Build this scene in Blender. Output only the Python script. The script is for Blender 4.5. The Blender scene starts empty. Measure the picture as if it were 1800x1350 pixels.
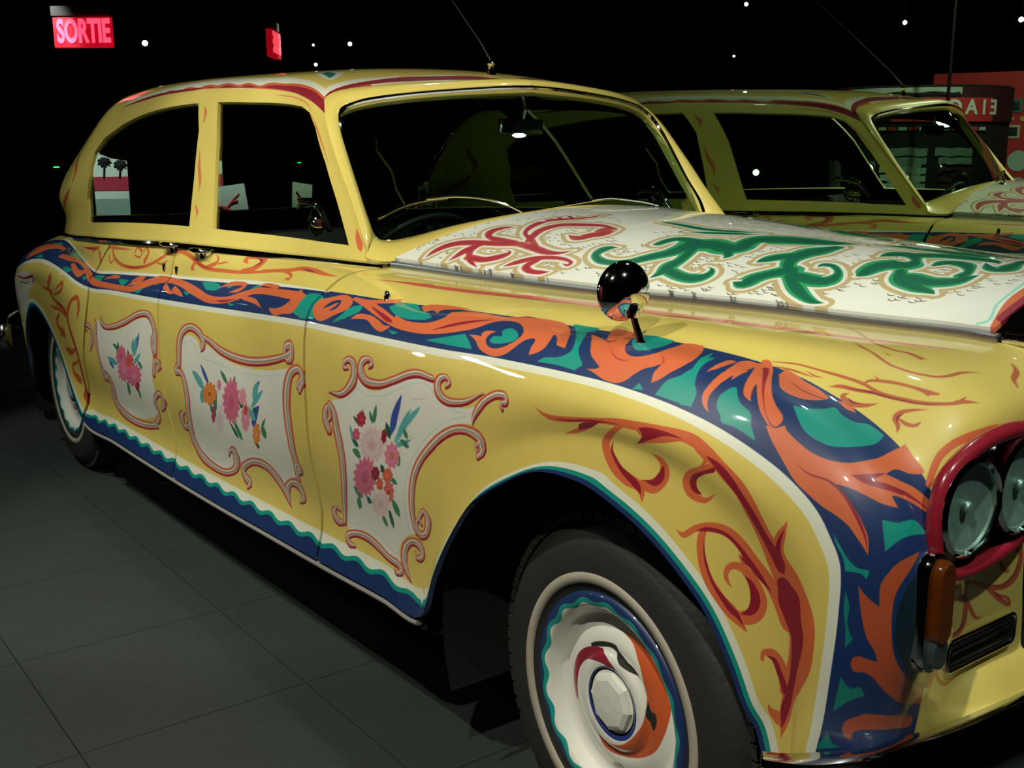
import bpy, bmesh, math, random
import numpy as np
from mathutils import Vector, Matrix
from mathutils.geometry import delaunay_2d_cdt
random.seed(3)
SC = bpy.context.scene
COL = SC.collection
PI = math.pi

# ------------------------------------------------------------ camera, world, lights
cam_data = bpy.data.cameras.new('camera')
cam_data.sensor_fit = 'HORIZONTAL'; cam_data.sensor_width = 36.0
cam_data.lens = 1948.8 / 1800 * 36.0
cam_data.clip_start = 0.05; cam_data.clip_end = 200
cam = bpy.data.objects.new('camera', cam_data); COL.objects.link(cam)
_yaw, _pit, _rol = 0.928785, 0.217599, -0.0016968
_d = Vector((-math.sin(_yaw)*math.cos(_pit), math.cos(_yaw)*math.cos(_pit), -math.sin(_pit)))
_r = Vector((math.cos(_yaw), math.sin(_yaw), 0)); _u = _r.cross(_d)
_r2 = math.cos(_rol)*_r + math.sin(_rol)*_u; _u2 = -math.sin(_rol)*_r + math.cos(_rol)*_u
cam.matrix_world = Matrix(((_r2.x, _u2.x, -_d.x, 1.4997), (_r2.y, _u2.y, -_d.y, -2.2353),
                           (_r2.z, _u2.z, -_d.z, 1.4773), (0, 0, 0, 1)))
SC.camera = cam
SC.view_settings.view_transform = 'Standard'; SC.view_settings.look = 'None'
SC.view_settings.exposure = 0.25; SC.view_settings.gamma = 1.0
SC.view_settings.use_curve_mapping = False
SC.cycles.max_bounces = 10; SC.cycles.glossy_bounces = 6; SC.cycles.transparent_max_bounces = 24
SC.cycles.transmission_bounces = 8
SC.cycles.sample_clamp_indirect = 4.0
SC.cycles.use_denoising = True
W = bpy.data.worlds.new('gallery_air'); SC.world = W; W.use_nodes = True
W.node_tree.nodes['Background'].inputs['Color'].default_value = (0.30, 0.36, 0.40, 1)
W.node_tree.nodes['Background'].inputs['Strength'].default_value = 0.004

LIGHTS = [
    # x, y, z, target xyz, watts, cone deg, radius, colour
    ((1.3, -3.0, 3.8), (0.0, -0.8, 1.0), 270, 62, .04, (1.0, .95, .82)),
    ((-0.9, -2.9, 3.9), (-1.3, -0.8, 0.9), 270, 58, .04, (1.0, .95, .82)),
    ((-3.3, -2.8, 3.9), (-3.1, -0.8, 0.9), 190, 54, .04, (.98, 1.0, .88)),
    ((-0.5, 1.15, 4.0), (-0.7, 0.0, 1.2), 34, 95, .05, (.86, 1.0, .92)),
    ((-3.2, 1.05, 4.0), (-3.2, -0.2, 1.2), 14, 95, .05, (.86, 1.0, .92)),
    ((2.2, -0.6, 3.9), (0.3, -0.45, 1.0), 170, 56, .05, (.90, 1.0, .92)),
    ((-6.1, -.9, 3.4), (-6.95, .35, 1.2), 520, 22, .05, (.95, 1.0, .95)),  # spot added only to brighten the poster banner
    ((-4.6, .45, 3.0), (-5.45, .62, 1.03), 140, 14, .05, (.95, 1.0, .95)),
    ((-1.2, -1.0, 3.6), (-2.2, -4.1, 1.5), 190, 62, .05, (.95, 1.0, .95)),
]

# ------------------------------------------------------------ helpers
def hexc(h):
    h = h.lstrip('#'); return [int(h[i:i+2], 16)/255 for i in (0, 2, 4)]
def lin(c):
    return tuple((x/12.92 if x <= .04045 else ((x+.055)/1.055)**2.4) for x in c) + (1.0,)
MATS = {}
def mat(name, col='#808080', rough=.5, metal=0.0, coat=0.0, emit=None, estr=0, spec=.5, bump=None, noise=None):
    if name in MATS: return MATS[name]
    m = bpy.data.materials.new(name); m.use_nodes = True; nt = m.node_tree
    b = nt.nodes['Principled BSDF']
    c = lin(hexc(col))
    b.inputs['Base Color'].default_value = c
    b.inputs['Roughness'].default_value = rough; b.inputs['Metallic'].default_value = metal
    b.inputs['Coat Weight'].default_value = coat; b.inputs['Coat Roughness'].default_value = .05
    b.inputs['Specular IOR Level'].default_value = spec
    if emit: b.inputs['Emission Color'].default_value = lin(hexc(emit)); b.inputs['Emission Strength'].default_value = estr
    tc = nt.nodes.new('ShaderNodeTexCoord')
    n = nt.nodes.new('ShaderNodeTexNoise'); n.inputs['Scale'].default_value = (noise or (20, .1))[0]; n.inputs['Detail'].default_value = 5
    nt.links.new(tc.outputs['Object'], n.inputs['Vector'])
    if noise:
        mx = nt.nodes.new('ShaderNodeMix'); mx.data_type = 'RGBA'
        mx.inputs['A'].default_value = tuple(v*(1-noise[1]) for v in c[:3])+(1,)
        mx.inputs['B'].default_value = tuple(min(1, v*(1+noise[1])) for v in c[:3])+(1,)
        nt.links.new(n.outputs['Fac'], mx.inputs['Factor']); nt.links.new(mx.outputs['Result'], b.inputs['Base Color'])
    if bump:
        n2 = nt.nodes.new('ShaderNodeTexNoise'); n2.inputs['Scale'].default_value = bump[0]; n2.inputs['Detail'].default_value = 4
        nt.links.new(tc.outputs['Object'], n2.inputs['Vector'])
        bp = nt.nodes.new('ShaderNodeBump'); bp.inputs['Strength'].default_value = bump[1]; bp.inputs['Distance'].default_value = .01
        nt.links.new(n2.outputs['Fac'], bp.inputs['Height']); nt.links.new(bp.outputs['Normal'], b.inputs['Normal'])
    MATS[name] = m; return m

def link(o, parent=None):
    COL.objects.link(o)
    if parent is not None: o.parent = parent
    return o
def mark_boundary(me):
    ne = len(me.edges); cnt = np.zeros(ne, int); ei = np.empty(len(me.loops), dtype=np.int32); me.loops.foreach_get('edge_index', ei)
    np.add.at(cnt, ei, 1); at = me.attributes.new('sharp_edge', 'BOOLEAN', 'EDGE'); at.data.foreach_set('value', cnt == 1)
def mesh_obj(name, verts, faces, m, parent=None, uvs=None, smooth=True, label=None):
    me = bpy.data.meshes.new(name); me.from_pydata([tuple(v) for v in verts], [], faces); me.update()
    if uvs is not None:
        ul = me.uv_layers.new(name='UVMap'); li = np.empty(len(me.loops), dtype=np.int32)
        me.loops.foreach_get('vertex_index', li)
        ul.data.foreach_set('uv', np.asarray(uvs, dtype=np.float32)[li].ravel())
    if smooth:
        me.shade_smooth(); mark_boundary(me)
    if m is not None: me.materials.append(m)
    o = bpy.data.objects.new(name, me); link(o, parent)
    if label: o['label'] = label
    return o
def bm_obj(name, bm, m, parent=None, smooth=True, label=None, auto=True):
    bmesh.ops.recalc_face_normals(bm, faces=bm.faces)
    if smooth:
        for f in bm.faces: f.smooth = True
        if auto:
            for e in bm.edges:
                if len(e.link_faces) == 2 and e.calc_face_angle(0) > math.radians(38): e.smooth = False
    me = bpy.data.meshes.new(name); bm.to_mesh(me); bm.free()
    if m is not None: me.materials.append(m)
    o = bpy.data.objects.new(name, me); link(o, parent)
    if label: o['label'] = label
    return o
def b_box(bm, x0, x1, y0, y1, z0, z1, bev=0, mtx=None):
    v = [bm.verts.new((x, y, z)) for x in (x0, x1) for y in (y0, y1) for z in (z0, z1)]
    fs = [bm.faces.new([v[i] for i in q]) for q in ((0,1,3,2),(4,6,7,5),(0,4,5,1),(2,3,7,6),(0,2,6,4),(1,5,7,3))]
    if mtx is not None:
        for q in v: q.co = mtx @ q.co
    if bev:
        es = list({e for f in fs for e in f.edges})
        bmesh.ops.bevel(bm, geom=es, offset=bev, segments=2, affect='EDGES', profile=.6)
    return bm
def b_tube(bm, pts, rad, seg=10, closed=False, flat=1.0, up=None):
    """sweep a round (or flattened) section along pts; rad number or list"""
    pts = [Vector(p) for p in pts]; n = len(pts); rings = []
    up = Vector(up) if up is not None else Vector((0, 0, 1))
    for i, p in enumerate(pts):
        a = pts[(i-1) % n] if (closed or i > 0) else p; b = pts[(i+1) % n] if (closed or i < n-1) else p
        t = (b-a).normalized(); s = t.cross(up)
        if s.length < 1e-4: s = t.cross(Vector((1, 0, 0)))
        s.normalize(); w = s.cross(t)
        r = rad[i] if hasattr(rad, '__len__') else rad
        rings.append([bm.verts.new(p + s*(math.cos(2*PI*k/seg)*r) + w*(math.sin(2*PI*k/seg)*r*flat)) for k in range(seg)])
    for i in range(n if closed else n-1):
        A, B = rings[i], rings[(i+1) % n]
        for k in range(seg): bm.faces.new((A[k], A[(k+1) % seg], B[(k+1) % seg], B[k]))
    if not closed:
        bm.faces.new(rings[0][::-1]); bm.faces.new(rings[-1])
    return bm
def b_lathe(bm, prof, seg=64, mtx=None, close=False):
    """prof: list of (r, h) revolved round local Z"""
    rings = []
    for r, h in prof:
        if r < 1e-6: rings.append([bm.verts.new((0, 0, h))])
        else: rings.append([bm.verts.new((r*math.cos(2*PI*k/seg), r*math.sin(2*PI*k/seg), h)) for k in range(seg)])
    for i in range(len(prof)-1 + (1 if close else 0)):
        A, B = rings[i], rings[(i+1) % len(rings)]
        for k in range(seg):
            k2 = (k+1) % seg
            if len(A) == 1 and len(B) == 1: continue
            if len(A) == 1: bm.faces.new((A[0], B[k], B[k2]))
            elif len(B) == 1: bm.faces.new((A[k], A[k2], B[0]))
            else: bm.faces.new((A[k], A[k2], B[k2], B[k]))
    if mtx is not None:
        for ring in rings:
            for v in ring: v.co = mtx @ v.co
    return bm
def catmull(pts, sub=6, closed=False):
    P = np.asarray(pts, float); n = len(P); out = []
    rng = range(n if closed else n-1)
    for i in rng:
        p1, p2 = P[i], P[(i+1) % n]
        p0 = P[(i-1) % n] if (closed or i > 0) else 2*p1-p2
        p3 = P[(i+2) % n] if (closed or i < n-2) else 2*p2-p1
        for k in range(sub):
            t = k/sub
            out.append(.5*((2*p1)+(-p0+p2)*t+(2*p0-5*p1+4*p2-p3)*t*t+(-p0+3*p1-3*p2+p3)*t**3))
    if not closed: out.append(P[-1])
    return np.array(out)

# hermite interpolation of table T (n, ...) at parameter knots k
def hermite(k, T, x, flat_end=False, limit=False):
    k = np.asarray(k, float); T = np.asarray(T, float); n = len(k)
    d = (T[1:]-T[:-1])/(k[1:]-k[:-1]).reshape((-1,)+(1,)*(T.ndim-1))
    m = np.empty_like(T); m[0] = d[0]; m[-1] = d[-1]
    for i in range(1, n-1):
        h0, h1 = k[i]-k[i-1], k[i+1]-k[i]; m[i] = (d[i-1]*h1+d[i]*h0)/(h0+h1)
    if limit:      # keep unequal neighbouring spans from overshooting
        for i in range(1, n-1):
            q = 1.5*min(np.linalg.norm(d[i-1]), np.linalg.norm(d[i])); L = np.linalg.norm(m[i])
            if L > q: m[i] *= q/L
    if flat_end: m[-1][..., 0] = 0; m[-1][..., 2] = 0
    x = np.atleast_1d(x); i = np.clip(np.searchsorted(k, x, side='right')-1, 0, n-2)
    h = (k[i+1]-k[i]); t = (x-k[i])/h
    sh = (-1,)+(1,)*(T.ndim-1); t = t.reshape(sh); h = h.reshape(sh)
    return ((2*t**3-3*t**2+1)*T[i]+(t**3-2*t**2+t)*h*m[i]+(-2*t**3+3*t**2)*T[i+1]+(t**3-t**2)*h*m[i+1])

# ------------------------------------------------------------ body tables (metres; +X nose, -Y side towards viewer)
# per station: R0 bottom/arch lip, R2 lower white line, R3 top of painted band, R4 crown, R5 under the waist moulding ; band bulge
BODY = [
 ((-5.02,-.45,.42),(-5.05,-.50,.72),(-5.05,-.46,.80),(-5.03,-.41,.87),(-4.98,-.35,.92),.01),
 ((-4.70,-.72,.36),(-4.80,-.74,.68),(-4.83,-.67,.80),(-4.82,-.60,.90),(-4.78,-.50,.95),.01),
 ((-4.35,-.86,.31),(-4.47,-.88,.74),(-4.50,-.79,.88),(-4.47,-.71,.95),(-4.45,-.62,.99),.015),
 ((-4.13,-.93,.32),(-4.26,-.93,.84),(-4.22,-.83,.95),(-4.21,-.76,.99),(-4.20,-.705,1.015),.02),
 ((-4.09,-.95,.55),(-4.12,-.955,.875),(-4.05,-.855,.985),(-4.05,-.80,1.01),(-4.05,-.75,1.025),.02),
 ((-3.97,-.96,.68),(-3.90,-.97,.922),(-3.88,-.855,1.012),(-3.88,-.82,1.02),(-3.90,-.785,1.035),.02),
 ((-3.84,-.96,.73),(-3.71,-.97,.95),(-3.70,-.85,1.028),(-3.70,-.83,1.035),(-3.70,-.815,1.045),.02),
 ((-3.66,-.955,.67),(-3.52,-.97,.957),(-3.56,-.855,1.015),(-3.52,-.845,1.035),(-3.50,-.835,1.055),.02),
 ((-3.52,-.95,.56),(-3.33,-.965,.938),(-3.43,-.86,.985),(-3.36,-.855,1.03),(-3.30,-.845,1.066),.02),
 ((-3.39,-.95,.42),(-3.15,-.958,.907),(-3.24,-.88,.958),(-3.18,-.865,1.02),(-3.10,-.855,1.075),.015),
 ((-3.26,-.95,.315),(-3.00,-.95,.897),(-3.07,-.90,.950),(-3.02,-.875,1.02),(-2.95,-.86,1.083),.012),
 ((-2.85,-.95,.315),(-2.75,-.95,.912),(-2.78,-.905,.972),(-2.76,-.885,1.04),(-2.65,-.87,1.098),.01),
 ((-2.30,-.95,.32),(-2.30,-.95,.935),(-2.30,-.905,1.008),(-2.30,-.89,1.065),(-2.30,-.87,1.116),.01),
 ((-1.85,-.95,.33),(-1.85,-.95,.96),(-1.85,-.905,1.037),(-1.85,-.885,1.09),(-1.85,-.855,1.13),.01),
 ((-1.45,-.95,.345),(-1.42,-.95,.987),(-1.42,-.90,1.066),(-1.42,-.86,1.11),(-1.42,-.81,1.137),.01),
 ((-1.05,-.95,.36),(-1.05,-.95,1.007),(-1.05,-.89,1.082),(-1.05,-.82,1.118),(-1.03,-.70,1.13),.012),
 ((-.75,-.95,.375),(-.70,-.95,1.017),(-.70,-.87,1.088),(-.70,-.77,1.117),(-.70,-.625,1.12),.014),
 ((-.56,-.95,.385),(-.45,-.953,1.027),(-.47,-.855,1.097),(-.46,-.745,1.117),(-.43,-.565,1.116),.016),
 ((-.495,-.958,.50),(-.30,-.948,1.035),(-.30,-.838,1.100),(-.30,-.73,1.118),(-.28,-.53,1.116),.018),
 ((-.43,-.958,.61),(-.16,-.947,1.040),(-.15,-.82,1.100),(-.14,-.72,1.119),(-.14,-.50,1.117),.02),
 ((-.34,-.958,.72),(-.04,-.946,1.043),(0,-.81,1.103),(0,-.715,1.120),(0,-.47,1.117),.022),
 ((-.22,-.958,.80),(.08,-.945,1.043),(.12,-.80,1.103),(.12,-.71,1.120),(.10,-.448,1.115),.024),
 ((-.11,-.958,.85),(.20,-.943,1.035),(.24,-.79,1.097),(.22,-.70,1.119),(.20,-.426,1.113),.026),
 ((.01,-.958,.86),(.30,-.94,1.02),(.34,-.785,1.085),(.32,-.69,1.117),(.28,-.41,1.113),.028),
 ((.10,-.958,.842),(.38,-.936,.998),(.42,-.785,1.065),(.41,-.68,1.113),(.36,-.395,1.113),.03),
 ((.19,-.958,.81),(.45,-.933,.970),(.49,-.785,1.040),(.50,-.67,1.10),(.44,-.385,1.112),.03),
 ((.27,-.958,.765),(.505,-.930,.935),(.55,-.79,1.010),(.57,-.665,1.078),(.535,-.375,1.10),.032),
 ((.335,-.958,.715),(.535,-.93,.90),(.59,-.79,.975),(.607,-.66,1.04),(.59,-.385,1.05),.033),
 ((.385,-.958,.65),(.555,-.93,.86),(.615,-.79,.925),(.600,-.65,.97),(.597,-.44,.97),.034),
 ((.42,-.958,.59),(.56,-.935,.79),(.628,-.79,.86),(.598,-.65,.88),(.598,-.495,.88),.034),
 ((.448,-.952,.55),(.557,-.94,.70),(.628,-.79,.76),(.598,-.65,.77),(.600,-.50,.77),.034),
 ((.468,-.952,.49),(.550,-.943,.62),(.612,-.785,.67),(.598,-.65,.68),(.600,-.488,.68),.032),
 ((.480,-.952,.445),(.540,-.945,.56),(.600,-.78,.59),(.600,-.65,.622),(.602,-.482,.622),.031),
 ((.488,-.952,.40),(.53,-.947,.48),(.586,-.775,.50),(.618,-.65,.604),(.620,-.478,.604),.03),
 ((.495,-.952,.33),(.52,-.948,.39),(.57,-.77,.40),(.650,-.65,.56),(.655,-.475,.56),.03),
]
UKN = [0,.028,.052,.07,.085,.10,.118,.137,.152,.167,.185,.215,.285,.355,.43,.505,.555,.59,.615,.64,.665,.69,.715,.74,.765,.79,.815,.838,.86,.884,.91,.93,.95,.965,1.0]
RVN = [0,.10,.40,.66,.76,.84,.92,1.0]
def body_table():
    T = []
    for i, (r0, r2, r3, r4, r5, b) in enumerate(BODY):
        r0, r2, r3, r4, r5 = map(np.array, (r0, r2, r3, r4, r5))
        f = r0+.13*(r2-r0)
        f[1] += {9: .008, 16: .018, 17: .008, 18: .003}.get(i, .022 if 10 <= i <= 15 else 0)
        m = r0+.55*(r2-r0); m[1] -= .008 if i < 16 else {16: .006, 17: .004}.get(i, .001)
        a = BODY[max(i-1, 0)][1]; c = BODY[min(i+1, len(BODY)-1)][1]
        t = np.array(c)-np.array(a); d = r3-r2; nrm = np.cross(t, d); nrm /= np.linalg.norm(nrm)
        if nrm[1] > 0: nrm = -nrm
        rb = (r2+r3)/2+nrm*b
        T.append([r0, f, m, r2, rb, r3, r4, r5])
    return np.array(T)
BT = body_table()
def body_pt(u, v):
    rows = hermite(UKN, BT, u)            # (k,8,3)
    return np.array([hermite(RVN, rows[i], v, limit=True) for i in range(len(rows))])   # (k,len(v),3)

def grid_mesh(P, us, vs):
    n, m = P.shape[:2]; V = P.reshape(-1, 3)
    F = [(i*m+j, i*m+j+1, (i+1)*m+j+1, (i+1)*m+j) for i in range(n-1) for j in range(m-1)]
    UV = np.stack(np.meshgrid(us, vs, indexing='ij'), -1).reshape(-1, 2)
    return V, F, UV

# upper shell (roof, pillars): G0 waist, G1 sill, G2 window top, G3 gutter, G4 shoulder, G5 roof centre
SHELL = [
 ((-1.14,-.745,1.135),(-1.19,-.728,1.185),(-1.525,-.655,1.555),(-1.57,-.625,1.595),(-1.48,-.35,1.635),(-1.44,0,1.655)),
 ((-1.50,-.80,1.137),(-1.52,-.785,1.195),(-1.66,-.662,1.583),(-1.68,-.63,1.622),(-1.66,-.35,1.672),(-1.64,0,1.692)),
 ((-1.85,-.855,1.13),(-1.85,-.83,1.192),(-1.90,-.665,1.603),(-1.92,-.63,1.648),(-1.9,-.35,1.70),(-1.9,0,1.717)),
 ((-2.4,-.87,1.112),(-2.4,-.845,1.178),(-2.4,-.67,1.612),(-2.4,-.63,1.662),(-2.4,-.35,1.717),(-2.4,0,1.736)),
 ((-3.0,-.86,1.082),(-3.0,-.835,1.148),(-3.0,-.675,1.580),(-3.0,-.625,1.655),(-3.0,-.35,1.724),(-3.0,0,1.745)),
 ((-3.5,-.83,1.056),(-3.5,-.81,1.12),(-3.5,-.68,1.50),(-3.5,-.60,1.625),(-3.5,-.34,1.712),(-3.5,0,1.738)),
 ((-3.95,-.775,1.03),(-3.95,-.76,1.095),(-3.95,-.67,1.43),(-3.92,-.57,1.585),(-3.9,-.3,1.68),(-3.9,0,1.715)),
 ((-4.3,-.68,1.01),(-4.28,-.67,1.07),(-4.27,-.59,1.38),(-4.22,-.48,1.53),(-4.2,-.25,1.62),(-4.2,0,1.65)),
 ((-4.6,-.50,.98),(-4.58,-.48,1.05),(-4.5,-.40,1.31),(-4.45,-.32,1.43),(-4.42,-.18,1.50),(-4.4,0,1.53)),
 ((-4.75,0,.96),(-4.73,0,1.03),(-4.65,0,1.28),(-4.6,0,1.38),(-4.55,0,1.43),(-4.52,0,1.46)),
]
SUK = [0,.10,.2,.34,.50,.64,.77,.87,.95,1.0]
SVK = [0,.08,.50,.58,.80,1.0]
ST = np.array(SHELL, float)
def shell_pt(u, v):
    """pointwise evaluation, u and v same length"""
    rows = hermite(SUK, ST, np.asarray(u))
    return np.array([hermite(SVK, rows[i], [v[i]], True)[0] for i in range(len(rows))])

# ------------------------------------------------------------ bonnet
BX0, BX1 = -1.068, .455
def bonnet_pt(x, s):
    """x station, s 0 at the moulding .. 1 at the centre hinge"""
    xs = [-1.07, -.6, -.25, .05, .3, .5]
    zc = np.interp(x, xs, [1.268, 1.256, 1.238, 1.224, 1.216, 1.212])
    r5 = BT[:, 7]; o = np.argsort(r5[:, 0][10:26]); X = r5[10:26, 0][o]
    ye = -np.interp(x, X, r5[10:26, 1][o])-.006
    ze = np.interp(x, X, r5[10:26, 2][o])+.027
    t = 1-s
    y = ye*t; z = ze+(zc-ze)*(1-t**2.3)
    return np.array([x, -y, z])
def bonnet_grid(nx=70, ns=28):
    xs = np.linspace(BX0, BX1, nx); ss = np.linspace(0, 1, ns)**1.0
    P = np.array([[bonnet_pt(x, s) for s in ss] for x in xs])
    V, F, _ = grid_mesh(P, xs, ss)
    UV = np.stack([(V[:, 0]+1.1)/1.6, -V[:, 1]/.75], 1)
    return V, F, UV
US = np.unique(np.concatenate([np.linspace(UKN[i], UKN[i+1], 6) for i in range(len(UKN)-1)]))
VS = np.unique(np.concatenate([np.linspace(RVN[i], RVN[i+1], 6) for i in range(len(RVN)-1)]))
SUS = np.linspace(0, 1, 60); SVS = np.linspace(0, 1, 36)
def shell_grid():
    rows = hermite(SUK, ST, SUS)
    P = np.array([hermite(SVK, r, SVS, True) for r in rows])
    return grid_mesh(P, SUS, SVS)

# ------------------------------------------------------------ painter: fills smooth outlines into a texture (the car's own coachwork colours)
class Canvas:
    def __init__(s, w, h, col): s.w, s.h = w, h; s.a = np.empty((h, w, 3), np.float32); s.a[:] = hexc(col)
    def cover(s, P):
        P = np.asarray(P, float)*[s.w, s.h]
        x0, y0 = np.floor(P.min(0)).astype(int)-1; x1, y1 = np.ceil(P.max(0)).astype(int)+2
        x0, y0 = max(x0, 0), max(y0, 0); x1, y1 = min(x1, s.w), min(y1, s.h)
        if x1-x0 < 1 or y1-y0 < 1: return None
        SS = 4; acc = np.zeros(((y1-y0)*SS, x1-x0+2), np.float32)
        A = P; B = np.roll(P, -1, 0)
        for (ax, ay), (bx, by) in zip(A, B):
            if ay == by: continue
            sg = 1.0
            if ay > by: ax, ay, bx, by = bx, by, ax, ay; sg = -1.0
            r0 = max(int(math.ceil((ay-y0)*SS-.5)), 0); r1 = min(int(math.ceil((by-y0)*SS-.5)), acc.shape[0])
            if r1 <= r0: continue
            r = np.arange(r0, r1); yy = y0+(r+.5)/SS
            xx = np.clip(ax+(yy-ay)*(bx-ax)/(by-ay)-x0, 0, x1-x0)
            i = xx.astype(int); f = xx-i
            acc[r, i] += sg*(1-f); acc[r, i+1] += sg*f
        c = np.clip(np.abs(np.cumsum(acc, 1)[:, :x1-x0]), 0, 1).reshape(y1-y0, SS, x1-x0).mean(1)
        return (x0, y0, x1, y1, c)
    def fill(s, P, col, alpha=1.0):
        r = s.cover(P)
        if r is None: return
        x0, y0, x1, y1, c = r; c = (c*alpha)[..., None]
        s.a[y0:y1, x0:x1] = s.a[y0:y1, x0:x1]*(1-c)+np.array(hexc(col), np.float32)*c
    def image(s, name):
        im = bpy.data.images.new(name, s.w, s.h); im.colorspace_settings.name = 'sRGB'
        px = np.ones((s.h, s.w, 4), np.float32); px[..., :3] = s.a
        im.pixels.foreach_set(px.ravel()); im.pack(); return im

def paint_mat(name, image, rough=.22, coat=1.0):
    m = bpy.data.materials.new(name); m.use_nodes = True; nt = m.node_tree; b = nt.nodes['Principled BSDF']
    t = nt.nodes.new('ShaderNodeTexImage'); t.image = image; t.extension = 'EXTEND'; t.interpolation = 'Cubic'
    tc = nt.nodes.new('ShaderNodeTexCoord'); n = nt.nodes.new('ShaderNodeTexNoise')
    n.inputs['Scale'].default_value = 9; n.inputs['Detail'].default_value = 6
    nt.links.new(tc.outputs['Object'], n.inputs['Vector'])
    mr = nt.nodes.new('ShaderNodeMapRange'); mr.inputs['To Min'].default_value = .90; mr.inputs['To Max'].default_value = 1.06
    nt.links.new(n.outputs['Fac'], mr.inputs['Value'])
    mx = nt.nodes.new('ShaderNodeMix'); mx.data_type = 'RGBA'; mx.blend_type = 'MULTIPLY'; mx.inputs['Factor'].default_value = 1
    nt.links.new(t.outputs['Color'], mx.inputs['A']); nt.links.new(mr.outputs['Result'], mx.inputs['B'])
    nt.links.new(mx.outputs['Result'], b.inputs['Base Color'])
    b.inputs['Roughness'].default_value = .45; b.inputs['Coat Weight'].default_value = coat; b.inputs['Coat Roughness'].default_value = .04
    return m

YEL, WHT, BLU, TEA, ORA, RED, CRM = '#d8c463', '#dfe2cc', '#17305f', '#10907f', '#d0673c', '#8f1f2e', '#d8d9c2'
GRN, DGR, GLD = '#2f9060', '#0d6b45', '#bfae77'

side = Canvas(3840, 1200, YEL)
def metric_dv(u):
    """texture v per metre at the lower panel for each u"""
    rows = hermite(UKN, BT, u); L = np.linalg.norm(rows[:, 3]-rows[:, 0], axis=1); return RVN[3]/L
def band_poly(c, u0, u1, lo, hi, col, n=400):
    u = np.linspace(u0, u1, n); a = lo(u); b = hi(u)
    c.fill(np.concatenate([np.stack([u, a], 1), np.stack([u[::-1], b[::-1]], 1)]), col)
k_ = lambda v: (lambda u: np.full(len(u), v))
# waist band
upw = lambda u: .84+.016*np.clip((.50-u)/.08, 0, 1)
def metric_up(u):
    rows = hermite(UKN, BT, u); return .18/(np.linalg.norm(rows[:, 4]-rows[:, 3], axis=1)+np.linalg.norm(rows[:, 5]-rows[:, 4], axis=1))
band_poly(side, 0, 1, lambda u: .66-.008*metric_dv(u), k_(.70), WHT)
band_poly(side, 0, .52, k_(.80), upw, WHT)
band_poly(side, 0, 1, lambda u: .66+.008*metric_up(u), lambda u: np.where(u < .5, .835, .84), BLU)
# sills and wheel-arch borders: white, teal (rippling along the sill), blue
def perp(u):
    h = 1e-3; a = hermite(UKN, BT[:, 0], np.clip(u-h, 0, 1)); b = hermite(UKN, BT[:, 0], np.clip(u+h, 0, 1)); c = hermite(UKN, BT[:, 3], u)-hermite(UKN, BT[:, 0], u)
    t = (b-a); t /= np.linalg.norm(t, axis=1)[:, None]; L = np.linalg.norm(c, axis=1); cs = np.abs((t*c).sum(1))/L
    return np.sqrt(np.clip(1-cs**2,   .30, 1))
def u_x(u): return hermite(UKN, BT[:, 0, 0], u)
def edge(sill, arch, am=0):
    def f(u):
        w = np.clip((u-.1845)/.006, 0, 1)*np.clip((.593-u)/.007, 0, 1)
        dv = metric_dv(u)/np.where(w > .5, 1, perp(u))
        d = (sill*w+arch*(1-w)+am*w*np.sin(u_x(u)*2*PI/.132))*dv          # distance up the panel, as v
        return np.where(d > 0, d, 0)*1.0
    return f
for (us_, ue_) in ((.060, 1.0),):
    band_poly(side, us_, ue_, k_(-.1), edge(.090, .042), WHT, 2400)
    band_poly(side, us_, ue_, k_(-.1), edge(.062, .024, .008), '#10907f', 2400)
    band_poly(side, us_, ue_, k_(-.1), edge(.047, .012, .008), BLU, 2400)
bonnet_c = Canvas(1600, 750, '#e4e6d6')
roof_c = Canvas(1400, 1000, YEL)
wheel_c = Canvas(900, 900, '#e3e5d8')
# ------------------------------------------------------------ brushwork: outlines in texture texels, widths in millimetres on the metal
def metric_table(P, us, vs):
    Tu = np.gradient(P, us, axis=0); Tv = np.gradient(P, vs, axis=1)
    nu = np.maximum(np.linalg.norm(Tu, axis=2), .05); e1 = Tu/nu[..., None]; dd = (Tv*e1).sum(2)
    n = np.maximum(np.linalg.norm(Tv-e1*dd[..., None], axis=2), .02)
    T_ = np.zeros(P.shape[:2]+(2, 2)); T_[..., 0, 0] = nu; T_[..., 0, 1] = dd; T_[..., 1, 1] = n
    return us, vs, T_
_a, _b, _c, _e = np.linspace(0, 1, 420), np.linspace(0, 1, 40), np.linspace(0, 1, 80), np.linspace(0, 1, 40)
METRIC = {'side': metric_table(body_pt(_a, _b), _a, _b),
          'roof': metric_table(np.array([hermite(SVK, r, _e, True) for r in hermite(SUK, ST, _c)]), _c, _e)}
def metric(cv, u, v):
    if cv is bonnet_c: return np.array([[1.6, 0], [0, .75]])
    if cv is wheel_c: return np.array([[.48, 0], [0, .48]])
    us, vs, T_ = METRIC['side' if cv is side else 'roof']
    fu = min(max(u, 0), 1)*(len(us)-1); fv = min(max(v, 0), 1)*(len(vs)-1); i = min(int(fu), len(us)-2); j = min(int(fv), len(vs)-2); a = fu-i; b = fv-j
    return (T_[i, j]*(1-a)+T_[i+1, j]*a)*(1-b)+(T_[i, j+1]*(1-a)+T_[i+1, j+1]*a)*b
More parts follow.
